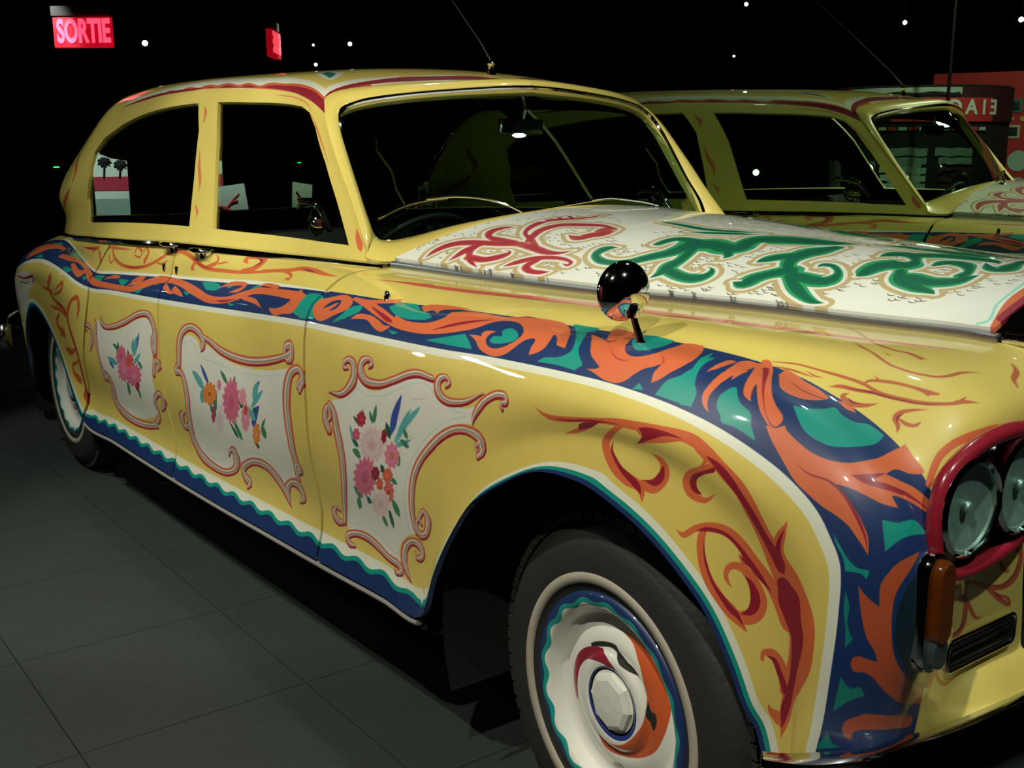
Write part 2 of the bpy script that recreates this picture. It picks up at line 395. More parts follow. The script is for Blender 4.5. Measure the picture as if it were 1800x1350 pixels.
def brush(cv, strokes, layers):
    prep = []
    for s in strokes:
        C = catmull(np.array(s, float).reshape(-1, 3), 5) if len(s) > 6 else np.array(s, float).reshape(-1, 3)
        uv = C[:, :2]/[cv.w, cv.h]; w = np.maximum(C[:, 2], 0)/1000
        d = np.gradient(uv, axis=0); Ms = [metric(cv, *p) for p in uv]
        dm = np.array([M @ q for M, q in zip(Ms, d)]); L = np.linalg.norm(dm, axis=1)+1e-12; dm /= L[:, None]
        nm = np.stack([-dm[:, 1], dm[:, 0]], 1); inv = [np.linalg.inv(M) for M in Ms]
        prep.append((uv, w, dm, nm, inv))
    for col, mul, dw, sx, sy, al in layers:
        for uv, w, dm, nm, inv in prep:
            r = (w*mul+dw/1000)/2; sh = np.array([sx, sy])/1000
            A = [uv[i]+inv[i] @ (nm[i]*r[i]+sh) for i in range(len(uv))]; B = [uv[i]+inv[i] @ (-nm[i]*r[i]+sh) for i in range(len(uv))]
            def capp(i, sg): return [uv[i]+inv[i] @ (nm[i]*math.cos(q)*r[i]*sg+dm[i]*math.sin(q)*r[i]*sg+sh) for q in (.5, 1.05, 1.57, 2.1, 2.64)] if r[i] > .0012 else []
            cv.fill(A+capp(-1, 1)+B[::-1]+capp(0, -1), col, al)
def patch(cv, f, col, al=1):
    Q = np.array(f, float).reshape(-1, 3); n = len(Q); P = Q[:, :2]/[cv.w, cv.h]; ks = [i for i in range(n) if Q[i, 2]]
    if not ks: out = catmull(P, 6, True)
    else:
        out = []
        for a, b in zip(ks, ks[1:]+[ks[0]+n]):
            seg = [P[i % n] for i in range(a, b+1)]; out += list(catmull(seg, 6)[:-1]) if len(seg) > 2 else [seg[0]]
    cv.fill(out, col, al)
def flower(cv, f, col, mid, cc):
    x, y, ax, ay, bx, by, n = f; u, v = x/cv.w, y/cv.h; inv = np.linalg.inv(metric(cv, u, v)); a = np.array([ax, ay])/1000; b = np.array([bx, by])/1000
    for k, (s, c, al) in enumerate(((1, col, 1), (.80, mid, .55), (.62, col, .9), (.42, mid, .6), (.22, cc or mid, 1))):
        th = np.linspace(0, 2*PI, n*4, endpoint=False)
        cv.fill([np.array([u, v])+inv @ ((a*math.cos(t)+b*math.sin(t))*s*(1+.13*math.sin(n*t+k))) for t in th], c, al)
def scales(cv, f):
    for x, y in zip(f[::2], f[1::2]):
        u, v = x/cv.w, y/cv.h; th = [PI*(.08+.21*q) for q in range(5)]
        cv.fill([(u+.0056*math.cos(t), v+.010*math.sin(t)) for t in th]+[(u+.0050*math.cos(t), v+.0068*math.sin(t)-.0004) for t in th[::-1]], '#4a3f30', .9)

patch(side, [2093,1002,1,2116,1007,0,2138,1007,0,2166,971,0,2199,922,1,2156,914,0,2121,939,1], '#10907f', 1)
patch(side, [2220,828,1,2261,855,0,2295,879,1,2313,847,0,2325,821,1,2300,822,0,2258,825,0], '#10907f', 1)
patch(side, [2352,859,0,2352,883,0,2366,888,0,2357,912,0,2364,931,0,2385,915,0,2398,886,0,2389,867,0,2369,855,0], '#10907f', 1)
patch(side, [2431,1019,1,2479,1018,1,2482,997,0,2481,978,0,2505,931,0,2528,880,0,2546,855,0,2562,836,0,2558,823,0,2557,814,1,2515,819,0,2468,817,1,2477,835,0,2506,847,0,2516,876,0,2490,930,0,2455,985,0], '#10907f', 1)
patch(side, [2572,962,0,2550,1004,0,2568,1022,0,2615,1013,1,2636,952,0,2633,919,0,2614,919,0], '#10907f', 1)
patch(side, [2682,804,1,2685,827,1,2700,812,1], '#10907f', 1)
patch(side, [2723,810,1,2721,852,0,2733,874,0,2736,902,0,2714,948,0,2698,994,1,2728,940,0,2745,901,0,2759,874,0,2781,851,0,2793,816,1,2760,812,0], '#10907f', 1)
patch(side, [2719,962,1,2736,907,0,2733,874,1,2773,810,1,2794,816,1,2780,840,0,2764,871,0,2748,903,0,2725,963,1], '#10907f', 1)
patch(side, [2821,858,0,2821,879,0,2829,894,0,2845,880,0,2863,868,0,2892,861,0,2911,842,0,2941,820,1,2889,820,0,2861,815,0,2849,827,0,2833,838,0], '#10907f', 1)
patch(side, [2935,919,1,2953,929,0,2965,953,0,2969,980,0,2994,975,0,3021,980,0,3039,996,0,3055,1000,0,3085,1002,1,3092,974,0,3083,932,0,3061,903,0,3032,891,0,2999,889,0,2967,901,0], '#10907f', 1)
patch(side, [3243,897,1,3262,919,0,3275,953,0,3314,974,1,3297,939,0,3293,912,0,3301,885,1,3271,890,0], '#10907f', 1)
patch(side, [3212,811,1,3246,813,0,3285,819,0,3313,834,0,3327,857,1,3342,852,1,3328,841,0,3315,812,1,3282,811,0,3248,807,0], '#10907f', 1)
patch(side, [3352,813,1,3383,824,0,3410,823,0,3431,830,0,3444,838,1,3457,825,1,3423,821,0,3387,813,0], '#0f7a6c', 1)
patch(side, [3504,826,1,3516,838,0,3523,849,0,3522,861,0,3536,870,1,3541,849,0,3557,822,1,3533,823,0], '#0f7a6c', 1)
patch(side, [3600,821,1,3624,833,0,3635,852,1,3638,801,1], '#0f7a6c', 1)
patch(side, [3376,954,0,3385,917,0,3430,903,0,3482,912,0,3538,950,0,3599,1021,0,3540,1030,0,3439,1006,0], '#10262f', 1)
patch(side, [1328,989,1,1391,1000,0,1436,966,0,1425,932,0,1377,931,1], '#10907f', 1)
patch(side, [1838,850,1,1852,940,0,1864,979,0,1908,985,1,1935,936,0,1934,838,0,1886,817,1], '#10907f', 1)
patch(side, [1990,824,1,2007,883,0,2014,928,0,2036,962,1,2043,915,0,2021,863,1], '#10907f', 1)
patch(side, [2091,972,1,2103,993,0,2139,982,0,2181,967,0,2203,936,0,2165,914,0,2124,929,0], '#10907f', 1)
patch(side, [1038,956,1,1090,988,0,1117,919,1], '#10907f', 1)
patch(side, [1585,965,0,1604,998,0,1651,964,0,1636,936,0], '#10907f', 1)
patch(side, [2131,845,1,2159,841,1,2146,826,1], '#10907f', 1)
patch(side, [1274,900,1,1314,901,1,1296,869,1], '#10907f', 1)
patch(side, [1512,858,1,1551,846,1,1524,832,1], '#10907f', 1)
patch(side, [970,875,0,1004,927,0,1045,883,0,1015,823,0], '#10907f', 1)
patch(side, [1447,983,1,1494,982,1,1479,957,1], '#10907f', 1)
patch(side, [567,937,0,575,994,0,601,985,0,598,912,0], '#10907f', 1)
patch(side, [585,825,0,615,855,0,603,807,0], '#10907f', 1)
patch(side, [728,974,1,767,978,0,773,901,0,738,901,0], '#10907f', 1)
patch(side, [866,934,0,927,931,0,906,877,0], '#10907f', 1)
patch(side, [470,936,0,481,968,0,517,946,0], '#10907f', 1)
patch(side, [440,823,0,483,840,0,484,810,0], '#10907f', 1)
patch(side, [666,882,0,691,888,0,676,848,0], '#10907f', 1)
patch(side, [2320,997,0,2341,1011,0,2366,1020,0,2397,1020,0,2423,1011,0,2454,972,0,2486,913,0,2501,877,1,2480,883,1,2463,914,0,2450,928,0,2458,900,0,2463,869,0,2456,847,0,2443,833,1,2437,860,0,2433,889,0,2424,896,0,2414,882,0,2408,857,0,2398,825,0,2382,809,0,2361,811,0,2340,826,0,2326,851,0,2315,866,
0,2303,878,1,2319,879,0,2328,875,1,2326,895,0,2333,906,0,2348,906,1,2342,890,0,2342,865,0,2353,842,0,2370,836,0,2386,850,0,2399,881,0,2396,915,0,2376,952,0,2359,972,0,2343,977,0,2327,967,0,2317,940,0,2305,909,0,2282,887,0,2250,866,0,2223,856,0,2190,852,0,2162,862,0,2140,876,1,2124,929,1,2159,905,0,2190,
904,0,2212,915,0,2227,946,0,2227,987,1,2253,1002,0,2285,1004,0], '#d0673c', 1)
patch(side, [2151,999,1,2162,1016,0,2191,1022,0,2221,1021,0,2253,1015,1,2221,1004,0,2203,991,0,2204,970,1,2186,984,0,2176,968,1], '#d0673c', 1)
brush(side, [[2224,874,0,2258,913,11,2292,949,10,2318,972,0],[2335,992,0,2349,1016,7,2370,1016,0]], [('#8f1f2e',1,0,0,0,1)])
patch(side, [2494,968,1,2517,954,0,2544,935,1,2516,980,0,2501,1012,0,2502,1030,1,2532,1025,0,2549,1019,0,2551,996,0,2567,962,0,2594,921,0,2615,898,0,2633,891,0,2649,901,0,2657,925,0,2646,970,0,2639,1010,0,2667,1017,1,2690,979,0,2717,928,0,2720,895,0,2715,874,0,2710,852,0,2702,835,1,2692,861,0,2689,886,
0,2682,876,0,2672,864,0,2665,844,0,2661,823,0,2650,807,0,2628,806,0,2607,814,0,2590,822,0,2575,826,1,2592,833,0,2596,841,1,2574,858,0,2557,874,0,2538,903,0], '#d0673c', 1)
patch(side, [2504,1027,1,2517,1019,0,2536,1014,0,2549,1019,1,2557,979,0,2586,935,1,2551,969,0], '#d0673c', 1)
brush(side, [[2567,918,0,2600,882,2,2625,873,3,2636,883,0],[2533,947,0,2554,933,10,2545,962,0],[2666,919,0,2686,898,3,2691,874,0]], [('#a83a3a',1,0,0,0,1)])
brush(side, [[2769,982,36,2789,928,23,2794,889,17,2798,856,14,2810,835,8,2828,820,0],[2748,969,17,2760,929,13,2762,902,0],[2792,945,19,2804,920,8,2810,904,0],[2783,996,19,2828,934,18,2851,898,14,2866,885,6,2875,882,0],[2780,1017,16,2827,957,22,2875,911,22,2907,888,24,2938,875,25]], [('#d0673c',1,0,0,
0,1)])
patch(side, [2933,857,1,2952,863,0,2961,876,0,2972,871,0,3006,867,0,3045,869,0,3083,884,0,3111,909,0,3124,949,0,3124,988,0,3130,1017,1,3170,1013,0,3207,1012,0,3192,991,0,3166,970,0,3165,944,1,3188,960,0,3224,984,0,3263,999,0,3295,1007,0,3312,1003,1,3277,984,0,3245,963,0,3220,941,0,3212,930,1,3223,930,
0,3239,931,1,3217,909,0,3182,891,0,3155,879,0,3128,864,0,3115,854,1,3149,861,0,3192,866,0,3231,867,0,3262,866,0,3298,857,1,3258,849,0,3219,843,0,3183,831,0,3139,815,0,3092,807,0,3056,807,0,3018,818,0,2978,833,0,2953,845,0], '#d0673c', 1)
patch(side, [2828,985,1,2863,952,0,2884,940,0,2908,940,0,2927,949,0,2937,969,0,2940,995,1,2911,1001,0,2876,1002,0,2843,1010,0,2820,1013,1], '#d0673c', 1)
patch(side, [2954,1001,1,2968,1007,0,2987,1008,0,3003,1001,1,2982,995,0], '#d0673c', 1)
patch(side, [3127,890,1,3145,912,0,3164,945,1,3165,919,0,3194,941,0,3228,967,0,3292,1000,1,3239,967,0,3208,938,0,3181,914,0,3153,898,0], '#8f1f2e', 1)
brush(side, [[3029,833,0,3069,837,2,3108,855,3,3149,861,4,3199,863,5,3255,862,3,3292,857,0],[2846,983,0,2894,972,3,2932,982,3,2934,990,0],[2799,988,11,2841,942,6,2882,902,2,2918,874,1,2947,863,2,2956,877,0],[2855,919,0,2862,900,2,2867,889,0]], [('#8f1f2e',1,0,0,0,1)])
patch(side, [3349,838,1,3368,850,0,3385,864,0,3397,875,1,3378,874,0,3358,875,0,3341,887,0,3329,910,0,3333,950,1,3351,930,0,3366,912,0,3384,900,0,3408,896,0,3440,897,0,3473,903,0,3502,916,0,3535,944,0,3588,1002,0,3622,1006,1,3577,945,0,3544,908,0,3524,889,0,3510,877,0,3500,863,0,3498,849,0,3487,841,0,
3476,842,0,3473,851,0,3480,866,0,3487,881,1,3467,873,0,3443,859,0,3408,848,0,3376,842,0], '#b04f2e', 1)
patch(side, [3592,845,0,3576,847,0,3569,861,0,3568,885,0,3596,940,0,3637,994,1,3646,983,0,3605,900,0,3600,867,0,3620,862,1,3607,851,0], '#b04f2e', 1)
brush(side, [[1043,924,39,1091,965,44,1159,980,29,1244,957,25,1337,906,24,1415,865,21,1500,875,18,1569,925,24,1624,960,23,1717,961,25,1799,955,28,1850,952,18],[1427,949,0,1470,993,18,1541,998,15,1535,957,19,1493,927,0],[1576,903,11,1636,888,13,1684,845,0],[1816,958,37,1831,910,59,1799,862,25,1753,835,
18,1723,848,7],[1217,905,21,1259,878,13,1283,856,0],[1155,928,19,1201,882,13,1225,869,0],[1600,989,0,1635,1006,12,1695,996,15],[2001,988,12,2037,971,22,2083,933,24,2121,898,20,2153,878,19,2190,871,19,2221,877,23],[2034,863,0,2046,886,13,2073,890,13,2098,864,19,2117,847,16,2131,859,6],[2008,984,0,2048,
988,16,2092,1011,20],[1004,951,30,931,877,0]], [('#d0673c',1,0,0,0,1)])
patch(side, [1917,888,0,1918,945,0,1940,970,0,1965,998,0,1991,992,0,2011,956,0,2010,912,0,1992,876,0,1966,830,0,1941,828,0], '#d0673c', 1)
brush(side, [[1948,896,0,1960,934,15,1977,956,8,1981,919,11,1967,890,0]], [('#17305f',1,0,0,0,1)])
brush(side, [[1445,860,0,1492,865,7,1548,890,0],[2060,954,3,2114,900,10,2134,884,0]], [('#8f1f2e',1,0,0,0,1)])
brush(side, [[380,848,30,437,875,40,495,917,43,542,931,13,542,879,0],[558,882,22,596,918,37,627,964,32,675,943,22,727,883,21,803,858,19,897,850,18,973,857,19,1035,916,32],[606,888,14,632,867,24,658,908,40,644,970,0],[785,916,0,812,960,26,855,960,17],[378,895,0,433,913,24,467,948,0],[946,916,0,969,969,
25,1016,996,0]], [('#d0673c',1,0,0,0,1)])
brush(side, [[2529,668,0,2577,627,9,2618,620,10,2665,640,8,2713,668,11,2760,690,13,2807,716,15,2849,730,17,2895,719,18,2949,698,20,3007,675,23,3068,637,28,3125,601,30,3179,581,37,3216,577,44,3259,582,52,3305,583,61,3349,597,57,3400,619,41,3439,594,38,3469,523,36,3489,449,27,3512,392,20,3540,321,0],[2653,
512,0,2666,534,8,2675,572,10,2680,630,9],[2729,670,7,2731,598,11,2759,480,20,2800,372,22,2845,281,23,2886,250,24,2913,261,22,2938,233,16,2963,168,0],[2896,224,13,2920,283,18,2934,322,25,2925,407,24,2900,478,22,2869,523,15,2839,541,0],[2750,687,11,2780,659,19,2793,608,6,2793,554,0],[2794,637,10,2811,681,
11,2837,716,4],[2926,689,10,2928,632,15,2931,572,16,2951,500,20,2975,457,20,2996,450,15,3012,481,8,2999,567,0],[2872,711,7,2900,704,13,2913,669,4,2916,626,0],[3121,725,0,3148,670,16,3178,618,24,3212,593,31,3247,588,25],[3046,197,0,3064,209,10,3061,304,11,3071,389,13,3095,439,17,3134,451,22,3174,453,23,
3211,467,23,3252,482,25,3291,494,29,3329,506,29],[3146,409,0,3164,409,13,3177,438,9],[3068,352,10,3085,285,16,3110,223,17,3141,173,19,3175,146,21,3212,150,22,3237,174,25,3259,198,17,3285,220,0],[3233,161,15,3257,225,21,3266,310,27,3256,369,30,3231,389,26,3201,391,20,3174,373,14,3163,327,11,3169,279,10,
3184,254,8,3203,257,0],[3348,270,7,3340,295,9,3357,362,15,3387,405,19,3424,421,21,3464,443,31],[3446,220,0,3473,232,13,3501,305,23,3520,359,17]], [('#d0673c',1,0,0,0,1)])
brush(side, [[2901,708,2,2943,696,11,3004,667,11,3067,631,13,3125,601,14,3180,589,18,3221,586,20,3237,590,4],[3135,700,0,3160,648,7,3185,611,12,3219,593,16],[3261,555,29,3297,558,47,3340,567,37,3393,597,25,3439,548,17,3476,468,15,3498,397,16,3523,342,2],[2760,524,0,2798,407,6,2852,303,10,2895,268,15,
2921,250,13,2945,212,0],[2909,318,0,2926,352,12,2917,417,15,2892,490,3],[2937,677,7,2935,616,6,2946,554,12,2973,493,15,2996,486,2],[3067,289,0,3072,351,7,3093,411,7,3126,431,7,3176,432,11,3215,443,9,3257,466,0],[3087,296,0,3128,214,5,3178,162,6,3227,174,12,3247,200,10,3272,212,0],[3251,226,0,3257,304,
14,3245,357,19,3216,375,11,3194,365,0],[3349,308,0,3372,365,8,3409,391,10,3462,420,12],[2580,620,0,2631,618,3,2681,645,3,2725,665,0],[3158,409,3,3173,419,8,3196,428,0]], [('#8f1f2e',1,0,0,0,1)])
patch(side, [2671,557,1,2658,612,0,2690,645,1,2685,597,0], '#8f1f2e', 1)
patch(side, [2757,681,1,2768,699,0,2796,713,0,2836,719,1,2803,685,0,2792,583,1,2777,652,0], '#8f1f2e', 1)
brush(side, [[2030,1096,3,2086,1098,17,2177,1103,27,2268,1118,40,2363,1126,44,2425,1129,44,2522,1133,44]], [('#cf5a44',1,0,0,0,1)])
brush(side, [[2522,1133,44,2618,1142,36,2728,1146,32,2841,1148,24,2947,1154,15,3042,1166,0]], [('#cf5a44',1,0,0,0,1)])
brush(side, [[1971,1093,0,2022,1097,7,2090,1106,13]], [('#cf5a44',1,0,0,0,1)])
brush(side, [[578,1100,0,612,1120,13,651,1149,11,633,1116,11,632,1093,0],[713,1134,0,722,1162,10,778,1157,10,864,1149,0],[734,1161,15,779,1101,14,842,1062,14,915,1052,14,998,1067,12,1062,1103,13,1108,1143,15,1155,1167,14,1218,1149,15,1278,1106,15,1332,1078,12,1416,1071,11,1503,1068,10,1583,1076,9,1655,
1091,12],[882,1143,16,874,1171,9,926,1147,14,941,1109,9,896,1118,6],[940,1148,12,935,1175,7,983,1138,19,980,1091,23],[665,1123,17,694,1089,18,723,1059,0],[738,1112,11,772,1071,8,785,1091,10],[1269,1105,12,1256,1077,19,1272,1068,0],[1322,1083,9,1369,1110,15,1358,1148,7,1341,1159,0],[1379,1105,6,1402,1114,
7,1423,1116,0],[1500,1120,6,1480,1146,19,1495,1164,17,1534,1164,16,1558,1129,29,1543,1094,17,1492,1077,9],[1053,1092,5,1089,1084,7,1118,1103,6]], [('#cf6a34',1,0,0,0,1)])
brush(side, [[842,1062,0,915,1054,5,998,1067,0],[1231,1138,0,1301,1091,5,1370,1074,0],[1499,1157,0,1536,1152,6,1551,1128,12,1528,1092,0],[583,1104,0,621,1123,5,651,1149,0]], [('#9a2a30',1,0,0,0,1)])
brush(side, [[1642,1087,11,1686,1093,17,1723,1109,20,1776,1104,19,1836,1090,13,1899,1083,0],[1581,1081,9,1642,1087,11],[1666,1087,6,1710,1070,9,1716,1050,13,1693,1050,0]], [('#cf6a34',1,0,0,0,1)])
brush(side, [[1723,1109,0,1762,1102,6,1803,1092,0]], [('#7a2060',1,0,0,0,1)])
brush(side, [[707,143,60,698,179,32,685,279,24,677,389,28,653,448,32,630,499,28,621,553,28,602,556,26,574,524,24,555,540,24,546,610,24,554,696,29,554,742,0],[622,542,24,625,609,20,637,675,16,659,709,22,668,663,26,664,590,0],[568,573,8,595,662,14,599,727,16,584,670,10,573,618,0],[509,504,0,540,555,18,
561,581,16],[544,384,0,566,442,16,590,505,15,614,533,16],[590,472,11,576,340,24,588,311,28,609,365,36,586,238,0],[657,402,14,625,274,26,613,249,12,647,398,0],[667,340,11,638,215,15,646,164,28,671,200,36,656,142,0],[708,137,0,693,124,21,698,208,14]], [('#c4622c',1,0,0,0,1)])
brush(side, [[708,158,28,696,203,12,680,327,10,658,431,12,630,499,8,606,553,10,567,537,0]], [('#8a2a22',1,0,0,0,1)])
patch(side, [336,731,0,457,622,0,468,485,0,413,324,0,375,170,0,262,492,0,305,313,0,285,553,0], '#d9d6c2', 1)
brush(side, [[346,710,5,407,593,9,462,592,12,448,472,7]], [('#a03040',1,0,0,0,1)])
brush(side, [[364,620,4,399,516,4,429,503,3]], [('#303840',1,0,0,0,1)])
brush(side, [[262,492,10,276,379,12,221,208,28,234,205,0]], [('#a84a2c',1,0,0,0,1)])
patch(side, [2079,679,1,2100,651,0,2135,656,0,2172,686,0,2207,711,0,2233,716,0,2257,712,1,2267,693,0,2294,671,0,2327,656,0,2353,651,0,2380,660,1,2373,630,0,2374,607,1,2334,612,0,2301,606,0,2271,589,0,2246,560,0,2228,527,0,2214,483,0,2206,432,0,2207,384,0,2211,348,0,2221,300,1,2196,273,0,2177,233,0,2169,
191,0,2179,148,1,2147,144,0,2121,163,0,2089,180,0,2052,188,0,2002,174,1,2004,265,0,2017,360,0,2024,430,0,2022,502,0,2016,543,0,2005,569,0,2000,597,1,2036,611,0,2058,631,0,2071,658,0], '#dedfd0', 1)
brush(side, [[2021,592,2,2052,615,2,2076,645,2,2099,635,2,2145,647,2,2191,682,2,2225,702,2,2250,699,2,2274,674,2,2317,648,2,2356,636,1],[2357,630,2,2310,625,2,2265,598,2,2232,557,2,2208,501,3,2196,427,3,2195,350,4,2203,302,3],[2009,200,2,2061,223,2,2109,206,3,2152,177,3,2164,179,2]], [('#b7cdb2',1,0,
0,0,0.8)])
brush(side, [[2048,690,5,2037,690,11,2037,704,13,2051,714,15,2063,701,34,2064,670,33,2050,643,23,2025,620,14,1989,617,0],[2103,708,6,2111,720,13,2101,729,11,2085,717,22,2083,691,37,2099,671,25,2134,674,18,2167,694,16,2197,716,15,2223,726,14,2256,721,11],[2288,706,5,2296,718,10,2285,730,10,2271,722,18,
2269,700,29,2283,680,22,2309,670,15,2349,673,10,2388,700,0],[2444,656,8,2436,672,8,2448,678,13,2439,697,14,2417,698,14,2397,681,15,2383,657,16,2374,630,11,2375,607,0],[2409,518,9,2400,537,8,2413,544,15,2429,507,17,2418,491,11],[2424,523,26,2404,565,30,2364,593,20,2324,601,17,2287,589,17,2257,561,18,2233,
524,19,2219,479,22,2214,430,24,2213,375,24,2218,326,18,2223,301,8],[2240,342,10,2234,359,10,2247,384,14,2261,354,27,2254,310,18,2232,306,22,2225,336,12,2234,362,6],[1985,544,9,1993,558,15,1985,580,14,1975,551,32,1985,522,33],[1991,587,18,2005,569,28,2009,530,37,2016,494,39,2020,441,34,2015,373,28,2001,
279,24,1993,195,14],[1981,238,8,1967,242,9,1957,210,32,1972,189,23,1986,191,12],[2028,123,8,2010,122,17,2001,147,20,2028,173,17,2065,180,21,2102,166,22,2135,146,19,2166,145,19,2178,131,21,2165,109,8,2158,120,8],[2221,228,13,2224,212,9,2241,227,19,2236,260,29,2210,267,18,2188,229,24,2183,182,34,2193,147,
23,2211,116,0]], [('#8f2030',1,1.5,1.5,-4.5,1),('#cf5f3c',1,0,0,0,1),('#b9a08c',0.66,0,0.5,-1.2,1),('#e6dccb',0.3,0,-0.6,0.3,1),('#55604f',0.12,0,1.2,-1.6,0.8)])
brush(side, [[2187,659,4,2179,633,19,2170,603,23,2162,569,13]], [('#3b50a0',1,0,0,0,1)])
brush(side, [[2229,646,2,2211,622,12,2193,589,17,2174,551,12]], [('#5aa8a8',1,0,0,0,0.8)])
brush(side, [[2183,652,0,2177,625,17,2169,588,20,2162,560,0]], [('#3b50a0',1,0,0,0,1)])
brush(side, [[2234,650,0,2220,629,9,2200,600,11,2184,577,0],[2211,639,0,2200,615,12,2186,581,15,2174,555,0],[2050,553,0,2054,536,13,2059,513,16,2064,495,0]], [('#5aa8a8',1,0,0,0,1)])
brush(side, [[2212,569,0,2200,559,9,2182,546,11,2169,534,0]], [('#58a79c',1,0,0,0,1)])
brush(side, [[2125,621,0,2123,607,12,2119,587,15,2117,573,0],[2107,602,0,2109,593,12,2112,581,14,2114,572,0],[2089,602,0,2087,592,8,2084,578,10,2082,567,0],[2055,486,0,2062,482,17,2072,477,21,2079,472,0],[2044,359,0,2052,352,27,2062,344,32,2070,337,0],[2057,331,0,2055,315,18,2052,295,22,2049,279,0],[2159,
378,0,2164,362,22,2172,341,26,2177,324,0],[2118,306,0,2123,292,15,2131,273,18,2137,260,0],[2153,444,0,2160,441,12,2170,437,14,2178,434,0],[2184,559,0,2191,556,12,2201,552,15,2208,550,0],[2184,520,0,2183,510,10,2181,497,12,2179,487,0],[2099,338,0,2099,328,16,2100,314,20,2100,303,0],[2193,589,0,2196,582,
13,2200,573,16,2203,566,0]], [('#3d7f5c',1,0,0,0,1)])
brush(side, [[2061,575,0,2066,571,9,2072,565,11,2077,561,0],[2056,514,0,2062,509,11,2069,503,13,2075,499,0],[2082,344,0,2085,337,17,2088,327,21,2090,320,0],[2145,343,0,2148,320,15,2152,289,18,2155,265,0],[2133,471,0,2136,465,18,2139,457,22,2142,451,0],[2150,588,0,2153,576,19,2157,561,23,2160,550,0]],
 [('#1e5a44',1,0,0,0,1)])
flower(side, [2110,516,63,11,7,46,16], '#dfc6c2', '#cdb0ad', '#c9a9a0')
flower(side, [2084,409,58,12,18,53,16], '#d4708a', '#b95472', None)
flower(side, [2164,509,34,8,3,32,9], '#e0899a', '#c96880', '#b5803a')
flower(side, [2083,574,23,4,3,19,8], '#a5283c', '#c5485a', None)
flower(side, [2068,531,18,3,3,16,7], '#c4455a', '#d9728a', None)
flower(side, [2117,436,20,4,5,18,7], '#7d1c30', '#9a2a3c', None)
flower(side, [2144,551,13,3,3,18,6], '#9a2a3c', '#7d1c30', None)
flower(side, [2151,446,24,6,3,19,9], '#cf5a3c', '#e07850', None)
flower(side, [2151,393,26,7,7,28,10], '#cf5548', '#e58a80', '#8a2a2a')
flower(side, [2127,406,16,3,5,17,7], '#c84a36', '#dd6f55', None)
flower(side, [2123,337,48,11,14,37,12], '#e4cfc4', '#d3b7ab', None)
brush(side, [[2210,660,1,2228,663,1,2246,672,1]], [('#b8a68c',1,0,0,0,1)])
brush(side, [[2203,575,2,2222,574,1]], [('#b8a68c',1,0,0,0,1)])
patch(side, [1278,648,0,1294,665,0,1325,675,0,1360,666,0,1383,633,1,1415,655,0,1483,633,0,1561,619,0,1647,619,0,1737,627,0,1835,645,0,1849,652,1,1820,618,0,1807,576,0,1807,523,0,1809,464,0,1809,396,0,1814,331,0,1810,287,1,1780,276,0,1758,239,0,1746,193,1,1700,257,0,1661,292,0,1592,287,0,1533,252,0,1503,
206,1,1437,161,0,1364,157,0,1303,185,0,1265,235,0,1259,309,0,1273,387,0,1291,490,0,1283,544,0,1261,577,0,1260,614,0], '#dedfd0', 1)
brush(side, [[1287,637,2,1319,660,2,1354,647,4,1382,615,3,1482,607,3,1580,599,2,1696,606,2,1791,622,2],[1261,281,5,1317,210,4,1399,209,3,1447,237,2],[1543,291,2,1634,331,3,1704,308,5,1738,256,4]], [('#b7cdb2',1,0,0,0,0.8)])
brush(side, [[1383,639,12,1395,664,38,1376,694,31,1331,708,22,1290,689,28,1268,652,40,1260,614,46,1256,576,41],[1386,683,11,1425,675,19,1484,653,24,1562,641,24,1648,642,23,1737,656,21,1817,676,18,1849,694,14],[1831,667,10,1819,679,19,1822,705,21,1849,711,29,1849,678,30,1831,664,9],[1885,601,10,1875,607,
13,1898,630,31,1883,652,22,1848,637,28,1828,599,44,1819,547,47,1823,492,47,1826,428,42,1830,373,36,1833,338,28],[1884,596,16,1899,619,19],[1244,564,19,1237,547,28,1262,546,23,1276,528,41,1286,474,43,1277,406,38,1269,341,36],[1263,369,13,1246,381,11,1223,341,49,1233,307,29,1264,325,13],[1266,330,42,1261,
262,52,1293,190,39,1354,162,28,1426,162,22,1482,206,29,1497,274,59,1475,288,14,1456,259,10],[1547,141,11,1562,172,27,1536,184,34,1527,224,29,1589,278,22,1660,287,31,1709,253,38,1747,202,33,1772,149,0],[1814,300,5,1831,315,9,1843,342,37,1826,343,22,1822,295,25],[1813,190,8,1832,221,29,1817,263,36,1780,
260,20,1755,222,31,1760,175,21]], [('#8f2030',1,1.5,1.5,-4.5,1),('#cf5f3c',1,0,0,0,1),('#b9a08c',0.66,0,0.5,-1.2,1),('#e6dccb',0.3,0,-0.6,0.3,1),('#55604f',0.12,0,1.2,-1.6,0.8)])
brush(side, [[1379,588,8,1395,564,22,1410,544,14]], [('#3b50a0',1,0,0,0,1)])
brush(side, [[1683,588,5,1664,564,17,1648,539,11]], [('#3b50a0',1,0,0,0,1)])
brush(side, [[1675,514,6,1653,486,32,1637,447,20]], [('#3b50a0',1,0,0,0,1)])
brush(side, [[1326,564,0,1346,550,28,1372,529,34,1391,513,0],[1675,587,0,1667,570,25,1655,546,30,1647,527,0],[1703,570,0,1682,551,14,1652,522,17,1630,499,0],[1610,495,0,1624,487,23,1642,475,29,1655,466,0]], [('#5aa8a8',1,0,0,0,1)])
brush(side, [[1381,511,0,1376,496,26,1369,474,30,1362,456,0]], [('#58a79c',1,0,0,0,1)])
